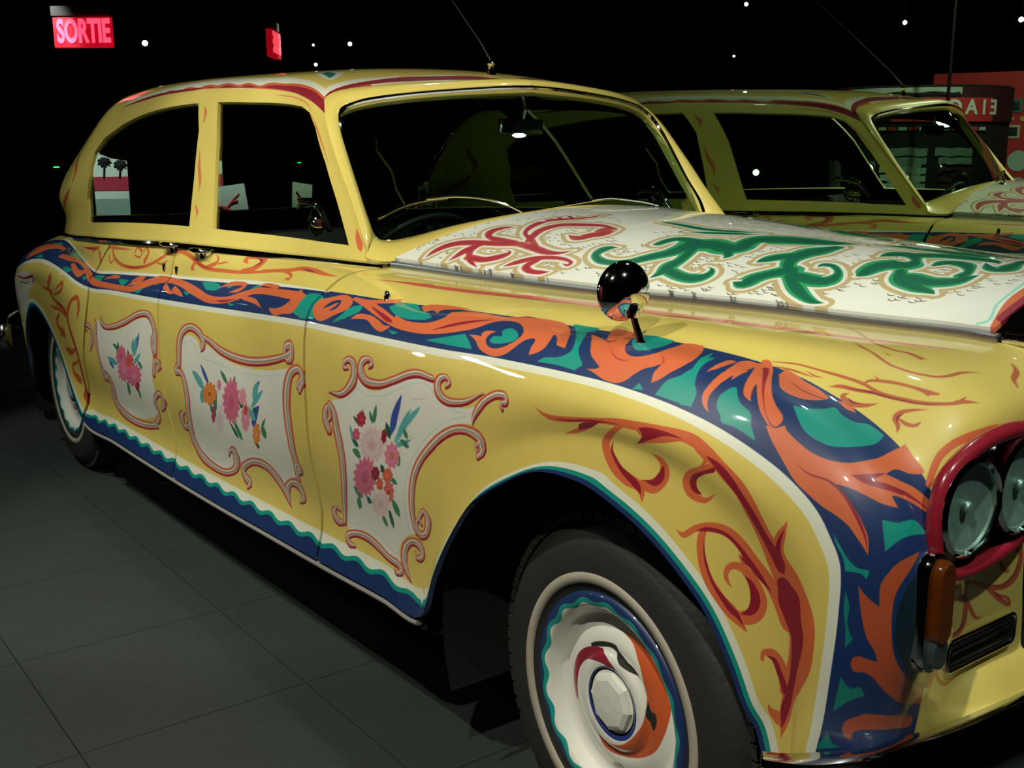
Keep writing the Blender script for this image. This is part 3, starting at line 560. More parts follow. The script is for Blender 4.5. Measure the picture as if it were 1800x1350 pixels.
brush(side, [[1480,590,0,1491,580,17,1506,566,20,1517,556,0],[1559,585,0,1555,575,15,1550,560,18,1547,550,0],[1454,526,0,1447,493,20,1434,443,23,1422,402,0],[1531,433,0,1542,411,24,1553,380,30,1562,356,0],[1683,459,0,1686,443,26,1690,421,32,1692,405,0],[1706,485,0,1699,473,8,1688,457,10,1680,444,0],[1416,
471,0,1416,457,21,1417,438,26,1417,425,0]], [('#3d7f5c',1,0,0,0,1)])
brush(side, [[1508,419,0,1519,402,15,1532,376,19,1542,358,0],[1574,525,0,1579,514,25,1585,501,30,1590,491,0],[1639,388,0,1639,377,22,1639,361,26,1638,349,0],[1640,501,0,1648,499,11,1660,497,13,1668,495,0]], [('#1e5a44',1,0,0,0,1)])
flower(side, [1415,502,58,8,10,36,10], '#d97a35', '#e89a55', '#b85a20')
flower(side, [1530,497,65,9,17,68,16], '#d4708a', '#c25a78', None)
flower(side, [1457,420,39,6,29,54,10], '#dfd0d0', '#cfbcc0', None)
flower(side, [1422,426,17,3,16,31,6], '#9a3a50', '#b5556a', None)
flower(side, [1594,529,28,4,6,27,8], '#e0a0a8', '#d08090', None)
flower(side, [1600,459,32,5,15,43,10], '#d98498', '#e5a0ae', None)
flower(side, [1605,487,14,2,3,14,6], '#c04030', '#d86040', None)
flower(side, [1647,410,29,5,17,35,8], '#dd8038', '#eda055', None)
flower(side, [1471,543,18,2,4,18,6], '#d090a0', '#c07088', None)
patch(side, [761,641,0,802,623,1,867,620,0,940,648,0,1020,687,0,1082,701,0,1116,675,0,1117,622,0,1104,553,0,1095,476,0,1100,406,0,1092,345,0,1062,287,0,1002,245,0,936,213,0,874,210,0,842,234,0,832,287,0,818,349,0,801,398,0,788,468,0,776,539,0], '#dedfd0', 1)
brush(side, [[795,670,0,792,645,32,818,626,18,867,639,19,941,670,21,1021,710,21,1083,723,20,1116,698,35,1131,650,42,1126,597,41],[1125,649,17,1112,621,34,1119,589,39],[1133,527,15,1142,550,32,1121,556,20,1107,509,32],[1111,339,11,1137,387,37,1125,424,22,1090,393,23,1082,351,38],[716,593,22,705,604,11,
734,610,28,748,565,40,741,499,0],[762,633,32,765,586,36,776,521,32,787,457,32,794,406,36,822,374,44,825,318,40,818,254,48,847,202,41,901,181,31,979,196,28,1051,225,20,1059,207,0],[1088,334,25,1076,278,23,1033,221,20],[797,428,20,795,383,31,820,384,15]], [('#8f2030',1,1.5,1.5,-4.5,1),('#cf5f3c',1,0,0,
0,1),('#b9a08c',0.66,0,0.5,-1.2,1),('#e6dccb',0.3,0,-0.6,0.3,1),('#55604f',0.12,0,1.2,-1.6,0.8)])
brush(side, [[1029,634,8,1017,604,19,1004,574,13]], [('#3b50a0',1,0,0,0,1)])
brush(side, [[854,565,0,869,558,17,891,548,20,908,540,0],[946,563,0,948,551,26,951,533,31,953,519,0],[1005,532,0,1016,524,17,1029,515,20,1039,508,0],[924,422,0,922,397,24,916,361,29,911,333,0],[984,423,0,986,401,20,985,368,24,984,344,0]], [('#3d7f5c',1,0,0,0,1)])
brush(side, [[820,497,0,838,492,19,861,487,23,879,483,0],[1016,625,0,1006,601,27,992,567,32,981,542,0],[1035,566,0,1018,551,15,994,528,18,977,509,0]], [('#5aa8a8',1,0,0,0,1)])
brush(side, [[829,482,0,837,474,15,848,462,18,855,453,0]], [('#3b50a0',1,0,0,0,1)])
brush(side, [[989,614,0,985,596,19,980,573,23,976,555,0]], [('#58a79c',1,0,0,0,1)])
brush(side, [[887,580,0,887,571,16,886,559,19,885,550,0]], [('#1e5a44',1,0,0,0,1)])
flower(side, [901,526,59,7,12,39,10], '#d4708a', '#c25a78', None)
flower(side, [912,465,74,10,21,45,12], '#d4708a', '#de8aa0', None)
flower(side, [974,457,81,11,21,43,12], '#cf6480', '#de8aa0', None)
flower(side, [953,519,48,6,8,27,8], '#d8605a', '#c54a50', None)
flower(side, [984,409,23,4,14,20,6], '#8a2030', '#a83a48', None)
brush(side, [[2759,1182,0,2819,1166,5,2888,1143,5,2919,1136,8,2935,1133,8,2953,1131,8,2967,1132,9,2984,1131,9,3005,1126,7],[2941,1120,0,2956,1118,6],[2974,1130,0,2995,1129,8,3016,1128,0],[2865,1135,0,2933,1113,6,2975,1100,6,3000,1098,6,3022,1099,6,3047,1103,7,3065,1108,7,3077,1117,8,3085,1127,7,3106,
1137,0],[2861,1134,0,2891,1125,4,2920,1115,0]], [('#b8633c',1,0,0,0,1)])
brush(side, [[2790,1025,3,2829,1040,5,2875,1046,5,2927,1052,6,2967,1055,6,3009,1054,6,3058,1063,7,3096,1073,7,3128,1087,6,3141,1097,8,3167,1109,0],[2849,1032,0,2877,1029,4,2894,1034,0],[2914,1018,0,2934,1033,8,2967,1041,8,2996,1050,6],[2970,1056,4,2978,1065,6,3008,1074,7,3043,1080,6,3078,1084,10,3095,
1088,5],[3064,1081,0,3083,1081,4],[3137,1091,2,3137,1099,4,3137,1104,0],[2974,1074,0,2990,1069,5],[2960,1031,0,2953,1021,7,2961,1013,12,2981,1013,13,3002,1025,9,3021,1040,0],[3099,1020,0,3088,1030,7,3070,1035,7,3069,1046,8,3086,1058,5,3109,1069,0],[3076,1038,4,3098,1039,7,3113,1045,6,3116,1051,3],[2788,
1003,0,2826,1017,7,2864,1022,4,2879,1026,0],[3119,1168,3,3139,1163,10,3152,1153,9,3170,1150,4]], [('#b8633c',1,0,0,0,1)])
brush(side, [[2964,1020,0,2977,1017,5,2997,1024,0],[3083,1031,0,3073,1039,4,3077,1048,0],[2941,1034,0,2980,1046,3,3031,1055,3,3085,1068,2,3129,1087,0]], [('#8a2832',1,0,0,0,1)])
brush(side, [[3234,1008,9,3218,1023,10,3203,1041,10,3202,1062,10,3214,1087,10,3225,1112,9,3234,1129,8,3246,1145,7,3264,1167,5]], [('#d0673c',1,0,0,0,1)])
brush(side, [[3418,1037,6,3445,1089,6,3453,1129,6,3448,1161,6,3433,1184,6]], [('#7a5a2c',1,0,0,0,0.6)])
brush(side, [[3430,1187,0,3452,1191,10,3477,1193,14,3496,1187,17,3507,1176,13,3509,1159,9,3503,1141,8,3490,1118,7,3476,1091,8,3466,1062,9,3460,1046,4],[3464,1190,7,3450,1175,8,3448,1161,9,3455,1144,9,3465,1131,8,3461,1123,0],[3452,1158,8,3466,1155,10,3482,1162,8,3488,1171,5,3483,1174,0],[3447,1043,7,
3455,1071,8,3462,1093,6,3468,1112,0],[3498,1130,5,3514,1146,8,3531,1164,8,3540,1177,7,3529,1173,6,3521,1160,4,3514,1152,0],[3538,1105,0,3528,1108,0,3506,1093,9,3489,1072,8,3480,1050,9],[3497,1085,9,3521,1103,10,3538,1116,6,3542,1131,0],[3509,1087,15,3526,1090,19,3540,1084,19,3540,1066,9,3527,1049,9,3521,
1051,16],[3545,1017,14,3572,1023,15,3594,1024,14,3617,1023,0],[3554,1024,11,3587,1036,7,3625,1060,7,3631,1077,6,3633,1092,0],[3569,1029,6,3604,1044,4,3624,1064,0]], [('#b8562e',1,0,0,0,1)])
brush(side, [[3476,1189,0,3495,1183,4,3506,1159,3,3491,1122,0],[3505,1142,0,3520,1156,3,3533,1170,0],[3512,1083,0,3537,1084,7,3539,1065,0]], [('#8a2832',1,0,0,0,1)])

BONNET_STROKES = {56:[[120,663,0,109,625,22,111,583,37,137,552,39,193,529,35,257,508,32,305,489,32,365,491,31,416,495,27,458,486,18,483,457,0],[367,486,17,295,449,18,238,423,12,199,369,26,181,301,36,210,264,32,236,231,28,247,192,16,239,141,0],[305,463,20,264,400,29,254,353,41,267,317,40,321,289,36,377,
272,25,452,282,0],[452,282,0,423,293,51,444,334,52,429,356,48,419,386,42,389,386,17,367,381,0],[158,395,0,134,417,28,130,453,32,162,488,18,212,493,31,274,489,28],[195,543,28,192,578,32,199,613,22,204,647,0],[196,556,25,215,587,19,263,618,15,315,633,0],[241,606,30,290,598,30,315,575,34,325,552,26,319,
534,6,295,536,0],[377,600,0,392,572,24,414,541,28,446,519,23,489,506,17,531,508,10,540,523,12,518,524,0],[435,540,29,439,573,23,469,584,20,504,577,18,522,565,0],[211,279,9,172,253,11,174,269,0],[229,252,11,185,226,11,191,241,0]],57:[[576,394,0,552,415,34,561,454,21,603,472,26,645,465,27,676,444,34,699,
406,43,722,366,52,728,329,62,731,293,81,760,273,102]],58:[[744,300,36,779,379,32,783,420,44,791,457,28,787,490,0],[802,444,36,853,454,36,892,446,42,903,423,26,891,398,8,868,392,0],[648,329,25,650,290,33,670,270,38,728,272,56],[728,291,82,768,268,78,824,277,84,845,261,64,824,198,60,841,157,100,897,123,
100,962,100,72,1032,57,0],[843,297,26,865,320,20,866,339,0],[1020,134,34,1010,194,69,1006,241,57,1021,297,35,1063,341,34,1096,351,48,1137,353,53,1162,341,49,1156,302,18,1122,272,16,1097,271,22,1092,291,0],[1001,248,63,972,278,49,960,307,30,953,326,0],[1052,335,62,1026,370,47,1013,397,49,1009,428,41,981,
429,0],[1073,359,28,1125,397,36,1161,417,29,1193,427,18,1218,423,0],[1150,157,0,1164,112,60,1191,103,49,1235,148,20,1239,187,75,1207,207,77,1199,247,54,1202,283,33,1198,300,0],[1254,228,24,1289,278,41,1337,297,39,1371,304,20,1388,310,0],[1298,259,58,1344,263,53,1380,243,46,1394,213,24,1402,183,0],[1288,
164,12,1296,126,46,1330,124,43,1368,164,19,1378,207,29],[1202,92,60,1252,57,64,1312,46,56,1355,54,30,1377,73,0],[1352,81,0,1389,125,29,1414,120,50,1404,60,27,1391,7,21],[480,149,16,551,151,24,636,156,28,712,128,24,781,94,0],[620,207,0,667,188,24,742,147,24,790,119,0],[1063,53,0,1105,12,28,1222,8,32,1307,
1,20,1354,8,0]],59:[[1521,376,8,1532,358,6,1514,307,5,1510,262,6,1502,197,6,1486,100,10,1482,20,16]],60:[[1554,376,16,1540,331,16,1530,283,19,1528,242,23,1530,182,30,1538,128,40]],61:[[1555,344,32,1555,298,34,1554,254,35,1549,176,41]]}
def strokes_of(k): return BONNET_STROKES[k]

scales(bonnet_c, [921,16,1258,213,764,418,1331,139,1110,435,1102,434,434,531,401,362,635,447,693,327,1354,316,1246,296,111,412,582,524,683,514,1067,172,307,428,485,453,624,399,1013,242,1275,212,1353,12,787,260,246,555,558,411,351,445,918,208,1335,15,739,448,1179,22,269,197,699,2,808,395,919,298,421,554,
806,24,756,22,1083,287,343,432,511,367,721,350,166,439,1323,199,1358,207,1013,31,1070,298,982,27,491,348,190,146,1386,136,63,149,186,602,609,397,33,343,524,427,129,582,624,469,269,478,1141,84,802,371,1223,192,955,473,460,570,1245,211,615,221,1252,4,1160,335,276,335,704,270,452,599,308,413,600,148,343,
556,1206,101,125,100,1098,274,708,143,249,508,960,386,1468,153,314,537,972,280,225,438,916,363,330,551,494,413,338,415,1297,239,1128,13,1103,88,711,411,1462,112,748,442,1159,373,216,443,1383,337,506,345,796,389,372,315,962,231,935,247,929,284,1166,22,828,182,415,437,951,478,642,228,825,360,1096,27,441,
356,548,585,1071,444,750,158,918,189,304,438,126,146,1079,413,1271,281,333,351,835,499,43,396,599,46,288,411,805,343,839,195,182,383,733,483,534,511,1355,324,450,530,1212,345,530,2,614,423,1407,289,1068,202,970,268,164,639,71,22,1449,108,1090,419,1027,475,652,255,1256,297,559,76,1103,409,989,28,333,421,
290,537,495,532,103,450,1195,130,877,506,150,316,1070,14,915,224,755,469,500,559,37,370,1376,342,638,16,689,41,1346,172,1347,15,365,597,1367,26,1319,237,655,196,858,494,1095,335,1055,438,1347,151,280,630,805,192,701,148,813,0,1368,350,910,281,1215,438,285,420,1216,364,1389,94,1241,331,662,159,854,204,
422,457,272,528,346,538,946,356,792,429,202,566,1326,177,927,113,543,36,297,637,34,617,1186,10,1376,205,583,496,477,535,126,455,1101,299,406,351,309,318,227,552,1219,220,313,547,306,553,1215,226,286,557,1195,387,894,36,599,510,491,488,423,432,782,394,359,534,47,160,455,347,418,18,798,277,207,126,341,
572,1055,286,1184,200,324,291,841,42,1094,190,421,482,123,227,1231,194,782,225,324,428,1143,227,433,539,711,130,496,436,266,573,231,535,106,432,910,31,277,636,617,347,1474,188,840,447,1201,404,582,241,129,618,366,590,1338,352,1165,442,893,264,874,497,680,262,1049,341,412,409,200,599,1054,313,1341,253,
1190,411,1314,138,925,151,1150,446,265,141,719,357,975,329,360,574,539,550,252,584,1188,395,1418,280,46,404,642,150,1058,334,496,400,1207,352,632,41,1142,319,1220,18,1038,267,352,550,672,8,349,522,469,45,272,581,710,22,1432,290,837,435,258,318,1106,336,634,155,1310,114,297,605,1022,266,151,608,512,391,
957,254,761,436,319,234,308,180,1266,299,340,325,561,15,1080,272,1298,216,737,28,248,648,622,162,886,94,714,282,1017,362,1154,73,451,460,1437,252,604,181,799,356,889,365,246,542,637,181,382,534,1225,326,98,99,250,534,1247,192,1013,469,304,449,1293,126,853,466,816,365,909,5,1382,227,1461,216,505,511,972,
380,985,231,982,315,684,153,1182,443,1266,129,1333,103,756,185,1345,96,574,38,626,355,1093,162,159,451,1346,17,1051,277,33,229,1379,233,546,51,221,604,1053,448,1022,237,416,545,909,258,154,464,320,307,53,589,96,335,634,259,381,474,1425,243,1165,153,508,594,670,509,722,113,820,342,1254,311,1205,439,1367,
261,165,150,338,389,1257,279,949,226,942,473,885,19,842,217,204,620,910,492,230,632,1040,239,365,544,1346,37,728,460,501,574,189,613,767,349,1138,338,1385,109,834,348,471,541,1428,231,905,436,921,136,1157,402,1367,155,32,525,383,482,1369,224,1143,450,528,367,1152,363,365,432,777,239,518,22,37,567,624,
441,122,484,202,591,733,425,638,352,377,521,39,569,767,241,1136,199,1392,323,1348,206,854,403,728,442,303,391,62,525,1123,22,593,413,381,549,688,21,727,332,471,21,117,548,202,479,144,183,512,550,1235,80,1139,414,1317,153,1072,414,628,325,1431,194,1364,270,704,25,1085,401,953,463,1374,220,1328,358,322,
544,1237,220,614,405,671,523,1273,161,866,211,1126,153,950,333,86,190,647,516,321,496,350,314,1028,372,856,356,120,77,1376,108,265,592,273,502,699,275,1247,94,682,314,606,94,1444,203,1335,178,1347,341,559,186,1076,278,626,19,1115,74,1394,169,1444,243,1237,2,353,277,1348,80,811,283,1101,68,103,149,104,
304,726,264,651,19,145,261,1349,138,386,41,892,178,331,574,674,43,42,570,466,589,552,163,191,666,36,609,608,444,1121,60,1292,180,285,582,1172,136,817,374,986,267,1337,95,281,646,604,386,387,423,1144,452,1083,421,1268,181,1023,464,979,275,1181,402,67,200,1339,194,563,254,927,173,767,257,1095,27,837,18,
94,516,474,500,1030,201,1108,292,1194,398,101,499,850,483,902,11,799,397,900,351,361,618,935,276,536,58,608,457,829,389,1377,157,1129,27,1038,222,692,335,1059,178,1168,411,807,328,1073,260,397,22,829,375,624,22,1127,355,468,334,941,16,1105,171,279,646,1168,84,331,231,1371,331,1128,325,1234,204,358,17,
249,516,452,602,264,372,931,207,1067,286,287,309,970,336,1333,222,310,634,744,464,1129,451,828,398,835,222,1049,196,376,506,1205,219,496,596,372,581,1478,178,47,174,310,162,1207,362,824,229,695,353,324,635,571,74,1302,28,1290,276,1094,279,887,108,933,29,1316,161,1219,136,1473,140,298,488,634,76,828,409,
1393,299,1322,18,381,297,1221,42,735,241,953,22,348,627,850,12,1386,309,162,164,467,550,1207,191,815,391,626,343,39,594,158,615,231,589,1143,98,298,634,1290,154,909,300,351,187,1067,277,723,2,1411,162,607,505,1218,252,1094,305,844,405,335,446,463,441,247,602,356,204,1069,427,739,281,367,372,1160,138,
489,1,1013,212,881,206,256,411,384,495,511,564,690,248,905,34,443,601,339,340,38,535,1304,78,1258,177,260,542,1027,322,699,500,847,386,956,7,186,429,1361,132,526,357,269,552,492,16,984,241,1371,28,203,208,1258,306,780,406,445,433,502,487,615,416,947,274,727,398,1003,354,603,170,227,378,541,506,1012,33,
1035,352,747,251,637,194,1299,30,1173,438,454,548,1340,334,98,485,1360,158,371,395,866,14,891,426,1139,39,667,271,490,425,1300,176,1145,328,1269,191,1133,319,486,579,717,64,1272,262,987,292,1366,75,641,293,733,345,560,551,1171,375,134,555,797,216,848,362,372,204,1307,235,1076,402,1290,239,1251,27,581,
121,529,580,271,537,1135,135,1231,261,943,380,1355,166,98,527,358,411,745,476,1437,267,1339,153,1338,342,1180,23,497,541,628,285,385,462,1045,20,1314,247,749,459,1309,203,465,13,395,370,347,529,528,24,198,394,786,188,1436,245,854,219,512,518,999,289,939,236,57,239,432,606,770,16,1076,309,833,177,1232,
109,1089,409,1394,313,1243,1,1147,127,466,582,1169,33,1156,449,200,384,1294,225,765,278,409,464,710,373,1305,67,933,493,321,558,1236,278,231,460,1137,327,670,12,1233,18,1227,214,1186,2,379,387,577,185,449,588,345,378,112,588,1142,132,1158,126,660,522,578,3,1252,114,309,267,265,643,289,174,807,179,612,
258,1128,118,783,416,894,189,795,403,1133,243,841,244,42,578,722,380,211,583,675,291,813,253,1010,342,1199,150,600,8,335,270,594,226,511,27,1081,434,121,128,1087,256,40,627,706,356,1087,322,884,196,1165,382,1285,197,1314,341,69,504,672,233,1286,74,1086,265,542,543,941,58,123,539,268,359,731,165,356,345,
116,265,749,350,182,436,252,205,593,13,505,495,157,177,1393,89,705,321,925,352,911,249,1231,38,454,580,380,541,771,199,142,469,1410,149,1166,118,182,547,201,450,363,360,735,137,235,484,819,300,173,227,47,636,1378,309,729,413,625,313,476,563,132,563,1089,223,1322,182,1051,18,1296,200,892,490,258,497,640,
391,1358,262,498,523,1479,205,182,454,246,462,361,621,63,84,900,12,51,448])
brush(bonnet_c, strokes_of(56)+strokes_of(57)+strokes_of(58), [('#bfab78',1.1,42,0,0,1)])
brush(bonnet_c, strokes_of(56)+strokes_of(57)+strokes_of(58), [('#e2e2d4',1.1,18,0,0,1)])
brush(bonnet_c, strokes_of(56), [('#c04a40',1,0,0,0,1),('#a82c3a',0.62,0,0,0,1)])
brush(bonnet_c, strokes_of(57)+strokes_of(58), [('#2f9a63',1.12,0,0,0,1),('#0a6a40',0.7,0,0,0,1),('#0c5c5a',0.2,0,0,0,0.7)])
brush(bonnet_c, strokes_of(59), [('#8fd8bd',1,0,0,0,1)])
brush(bonnet_c, strokes_of(60), [('#d0673c',1,0,0,0,1)])
brush(bonnet_c, strokes_of(61), [('#8f1f33',1,0,0,0,1)])

patch(roof_c, [926,582,1,796,595,0,694,610,0,611,631,0,562,645,0,466,650,0,361,638,0,278,644,0,208,645,0,142,628,0,93,617,1,126,664,0,131,708,0,125,764,0,122,847,0,107,917,1,38,884,0,56,815,0,57,733,0,30,667,0,2,615,0,7,531,1,61,551,0,158,559,0,235,553,0,366,554,0,497,565,0,567,568,0,681,566,0], '#dfe2cc',
 1)
patch(roof_c, [316,654,1,268,647,0,212,642,0,140,620,0,57,601,1,103,643,0,140,699,0,143,752,0,141,816,1,83,787,0,76,723,0,60,667,0,27,619,0,13,564,1,124,593,0,199,597,0,254,591,1], '#dfe2cc', 1)
patch(roof_c, [917,577,1,774,575,0,683,579,0,656,588,0,611,580,0,585,594,0,542,583,0,519,599,0,477,588,0,453,601,0,402,581,0,379,593,0,331,575,0,305,595,0,258,597,0,224,607,0,168,606,0,81,589,0,24,579,1,52,623,0,71,671,0,83,726,1,34,709,0,25,657,0,3,605,0,7,531,1,87,546,0,234,550,0,398,558,0,569,572,
0,731,572,0], '#c9603a', 1)
patch(roof_c, [914,575,1,766,567,0,673,567,0,566,566,0,533,569,0,507,581,0,466,570,0,441,582,0,394,565,0,368,576,0,325,561,0,294,577,0,248,582,0,209,589,0,151,589,0,67,574,0,11,562,1,8,490,1,53,509,0,129,532,0,213,553,0,306,559,0,432,566,0,576,582,0,694,582,0,788,579,0], '#8c1c2c', 1)
patch(roof_c, [30,581,1,56,624,0,87,677,0,108,736,0,121,805,0,103,876,0,84,945,0,18,991,0,40,923,0,58,837,0,70,761,0,56,697,0,31,643,0,1,582,0,9,517,1], '#8c1c2c', 1)
patch(roof_c, [287,711,1,229,686,0,177,675,0,190,703,0,264,767,1,317,769,0], '#dfe2cc', 1)
patch(roof_c, [281,723,1,202,692,0,248,736,1,306,758,0], '#2a7a6a', 1)
brush(roof_c, [[270,526,0,227,524,4,180,523,4,122,504,3,82,467,0],[471,469,5,457,440,18,453,412,10],[437,326,0,423,271,19,408,227,17,405,194,0],[404,159,4,392,136,15,390,117,0],[99,471,0,64,427,5,43,370,5,32,308,0]], [('#cf6440',1,0,0,0,0.8)])
brush(roof_c, [[1078,509,0,1061,475,28,1019,419,32,1016,376,20],[1027,339,12,1048,296,35,1131,199,28,1094,76,0]], [('#b8562e',1,0,0,0,0.8)])
brush(roof_c, [[6,146,0,9,116,17,8,83,20,9,61,0]], [('#d0673c',1,0,0,0,1)])

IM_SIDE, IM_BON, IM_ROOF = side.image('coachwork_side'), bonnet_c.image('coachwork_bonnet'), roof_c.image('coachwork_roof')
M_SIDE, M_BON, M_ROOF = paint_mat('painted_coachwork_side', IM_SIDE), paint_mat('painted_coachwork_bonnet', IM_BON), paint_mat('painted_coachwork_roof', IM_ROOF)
M_YEL = mat('yellow_paint', '#d8c463', .35, coat=.8, noise=(8, .06))
M_CHR = mat('chrome', '#d4d6d8', .06, 1.0, noise=(3, .04))
M_BRU = mat('satin_chrome', '#b9bcc0', .30, 1.0, noise=(6, .05))
M_CHRD = mat('worn_chrome', '#9a9c98', .16, 1.0, noise=(12, .12))
M_BLK = mat('black_rubber', '#0b0b0b', .6, noise=(30, .2))
M_UND = mat('under_body', '#030303', .9, noise=(10, .2))
M_TYRE = mat('tyre_rubber', '#232422', .62, noise=(14, .22), bump=(60, .15))
M_WWALL = mat('whitewall', '#a39e8d', .6, noise=(30, .08))
M_LEATHER = mat('dark_leather', '#15120f', .5, noise=(40, .2))
M_WOOD = mat('walnut', '#2a160b', .3, coat=.6, noise=(15, .4))
def glass_mat(name, tint, rough=0.0, ior=1.5):
    m = bpy.data.materials.new(name); m.use_nodes = True; nt = m.node_tree; nt.nodes.remove(nt.nodes['Principled BSDF'])
    out = nt.nodes['Material Output']; tr = nt.nodes.new('ShaderNodeBsdfTransparent'); gl = nt.nodes.new('ShaderNodeBsdfGlossy')
    ms = nt.nodes.new('ShaderNodeMixShader'); geo = nt.nodes.new('ShaderNodeNewGeometry'); dot = nt.nodes.new('ShaderNodeVectorMath'); dot.operation = 'DOT_PRODUCT'
    nt.links.new(geo.outputs['Normal'], dot.inputs[0]); nt.links.new(geo.outputs['Incoming'], dot.inputs[1])
    def mth(op, a, b=None):      # Schlick reflectance, the same from both faces of the thin pane
        k = nt.nodes.new('ShaderNodeMath'); k.operation = op
        if hasattr(a, 'links'): nt.links.new(a, k.inputs[0])
        else: k.inputs[0].default_value = a
        if b is not None:
            if hasattr(b, 'links'): nt.links.new(b, k.inputs[1])
            else: k.inputs[1].default_value = b
        return k.outputs[0]
    f0 = ((ior-1)/(ior+1))**2
    fr = mth('ADD', mth('MULTIPLY', mth('POWER', mth('SUBTRACT', 1.0, mth('ABSOLUTE', dot.outputs['Value'])), 5.0), 1-f0), f0)
    tr.inputs['Color'].default_value = tint+(1,); gl.inputs['Roughness'].default_value = rough
    tc = nt.nodes.new('ShaderNodeTexCoord'); n = nt.nodes.new('ShaderNodeTexNoise'); n.inputs['Scale'].default_value = 4
    mr = nt.nodes.new('ShaderNodeMapRange'); mr.inputs['To Min'].default_value = rough; mr.inputs['To Max'].default_value = rough+.03
    nt.links.new(tc.outputs['Object'], n.inputs['Vector']); nt.links.new(n.outputs['Fac'], mr.inputs['Value'])
    nt.links.new(mr.outputs['Result'], gl.inputs['Roughness'])
    nt.links.new(fr, ms.inputs[0]); nt.links.new(tr.outputs[0], ms.inputs[1]); nt.links.new(gl.outputs[0], ms.inputs[2])
    nt.links.new(ms.outputs[0], out.inputs['Surface']); return m
M_GLS = glass_mat('tinted_glass', (.78, .88, .82))
M_WSC = glass_mat('windscreen_glass', (.48, .64, .55))

# ------------------------------------------------------------ room
def root(name, loc, label=None, cat=None, group=None, kind=None, rz=0):
    o = bpy.data.objects.new(name, None); o.empty_display_size = .2; COL.objects.link(o); o.location = loc; o.rotation_euler = (0, 0, rz)
    if label: o['label'] = label
    if cat: o['category'] = cat
    if group: o['group'] = group
    if kind: o['kind'] = kind
    return o
def tagged(o, label, cat, group=None):
    o['label'] = label; o['category'] = cat
    if group: o['group'] = group
    return o
M_FLOOR = mat('floor_slate', '#2a312e', .62, noise=(5, .18), bump=(45, .25))
nt = M_FLOOR.node_tree
M_JOINT = mat('floor_joint', '#161a18', .9, noise=(10, .1))
bm = bmesh.new(); b_box(bm, -26, 9, -16, 12, -.06, -.008)
floor = bm_obj('floor', bm, M_JOINT, smooth=False); floor['kind'] = 'structure'
TL = .61; tile_me = None
for i in range(-17, 3):
    for j in range(-3, 6):
        x0 = -.505+i*TL; y0 = -1.61+j*TL+ .61*0
        if tile_me is None:
            bm = bmesh.new(); b_box(bm, .0015, TL-.0015, .0015, TL-.0015, -.008, 0)
            for e in bm.edges: pass
            tile_me = bpy.data.meshes.new('floor_tile'); bm.to_mesh(tile_me); bm.free(); tile_me.materials.append(M_FLOOR)
        o = bpy.data.objects.new('floor_tile', tile_me); link(o, floor); o.location = (x0, y0, 0)
# beyond the loose tiles the paving is one sheet
for nm, (a, b, c, d) in (('floor_paving', (-26, -.505-17*TL, -16, 12)), ('floor_paving', (-.505+3*TL, 9, -16, 12)), ('floor_paving', (-.505-17*TL, -.505+3*TL, -16, -1.61-3*TL)), ('floor_paving', (-.505-17*TL, -.505+3*TL, -1.61+6*TL, 12))):
    bm = bmesh.new(); b_box(bm, a, b, c, d, -.008, 0); bm_obj(nm, bm, M_FLOOR, floor, smooth=False)
M_WALL = mat('black_wall', '#0c0d0e', .85, noise=(3, .3))
def struct_box(name, x0, x1, y0, y1, z0, z1, m=M_WALL):
    bm = bmesh.new(); b_box(bm, x0, x1, y0, y1, z0, z1); o = bm_obj(name, bm, m, smooth=False); o['kind'] = 'structure'; return o
struct_box('wall_back', -26.1, -26, -16, 12, 0, 5); struct_box('wall_left', -26, 9, 12, 12.1, 0, 5)
struct_box('wall_right', -26, 9, -16.1, -16, 0, 5); struct_box('wall_front', 9, 9.1, -16, 12, 0, 5)
struct_box('ceiling', -26, 9, -16, 12, 5, 5.1)
# big mirror beyond the car
MA = -0.11248
M_MIR = bpy.data.materials.new('mirror_glass'); M_MIR.use_nodes = True
_b = M_MIR.node_tree.nodes['Principled BSDF']; _b.inputs['Metallic'].default_value = 1; _b.inputs['Roughness'].default_value = 0.0
_b.inputs['Base Color'].default_value = (.54, .66, .46, 1)
_n = M_MIR.node_tree.nodes.new('ShaderNodeTexNoise'); _n.inputs['Scale'].default_value = 2
_mr = M_MIR.node_tree.nodes.new('ShaderNodeMapRange'); _mr.inputs['To Min'].default_value = .0; _mr.inputs['To Max'].default_value = .006
M_MIR.node_tree.links.new(_n.outputs['Fac'], _mr.inputs['Value']); M_MIR.node_tree.links.new(_mr.outputs['Result'], _b.inputs['Roughness'])
mirror = root('wall_mirror', (0, 1.58024, 0), 'tall clear mirror wall standing behind the painted limousine', 'mirror', rz=-MA)
bm = bmesh.new(); b_box(bm, -7.75, 5.2, 0, .012, .02, 2.62); bm_obj('mirror_pane', bm, M_MIR, mirror, smooth=False)
bm = bmesh.new(); b_box(bm, -7.77, 5.22, .013, .06, 0, 2.64); bm_obj('backing_board', bm, M_WALL, mirror, smooth=False)

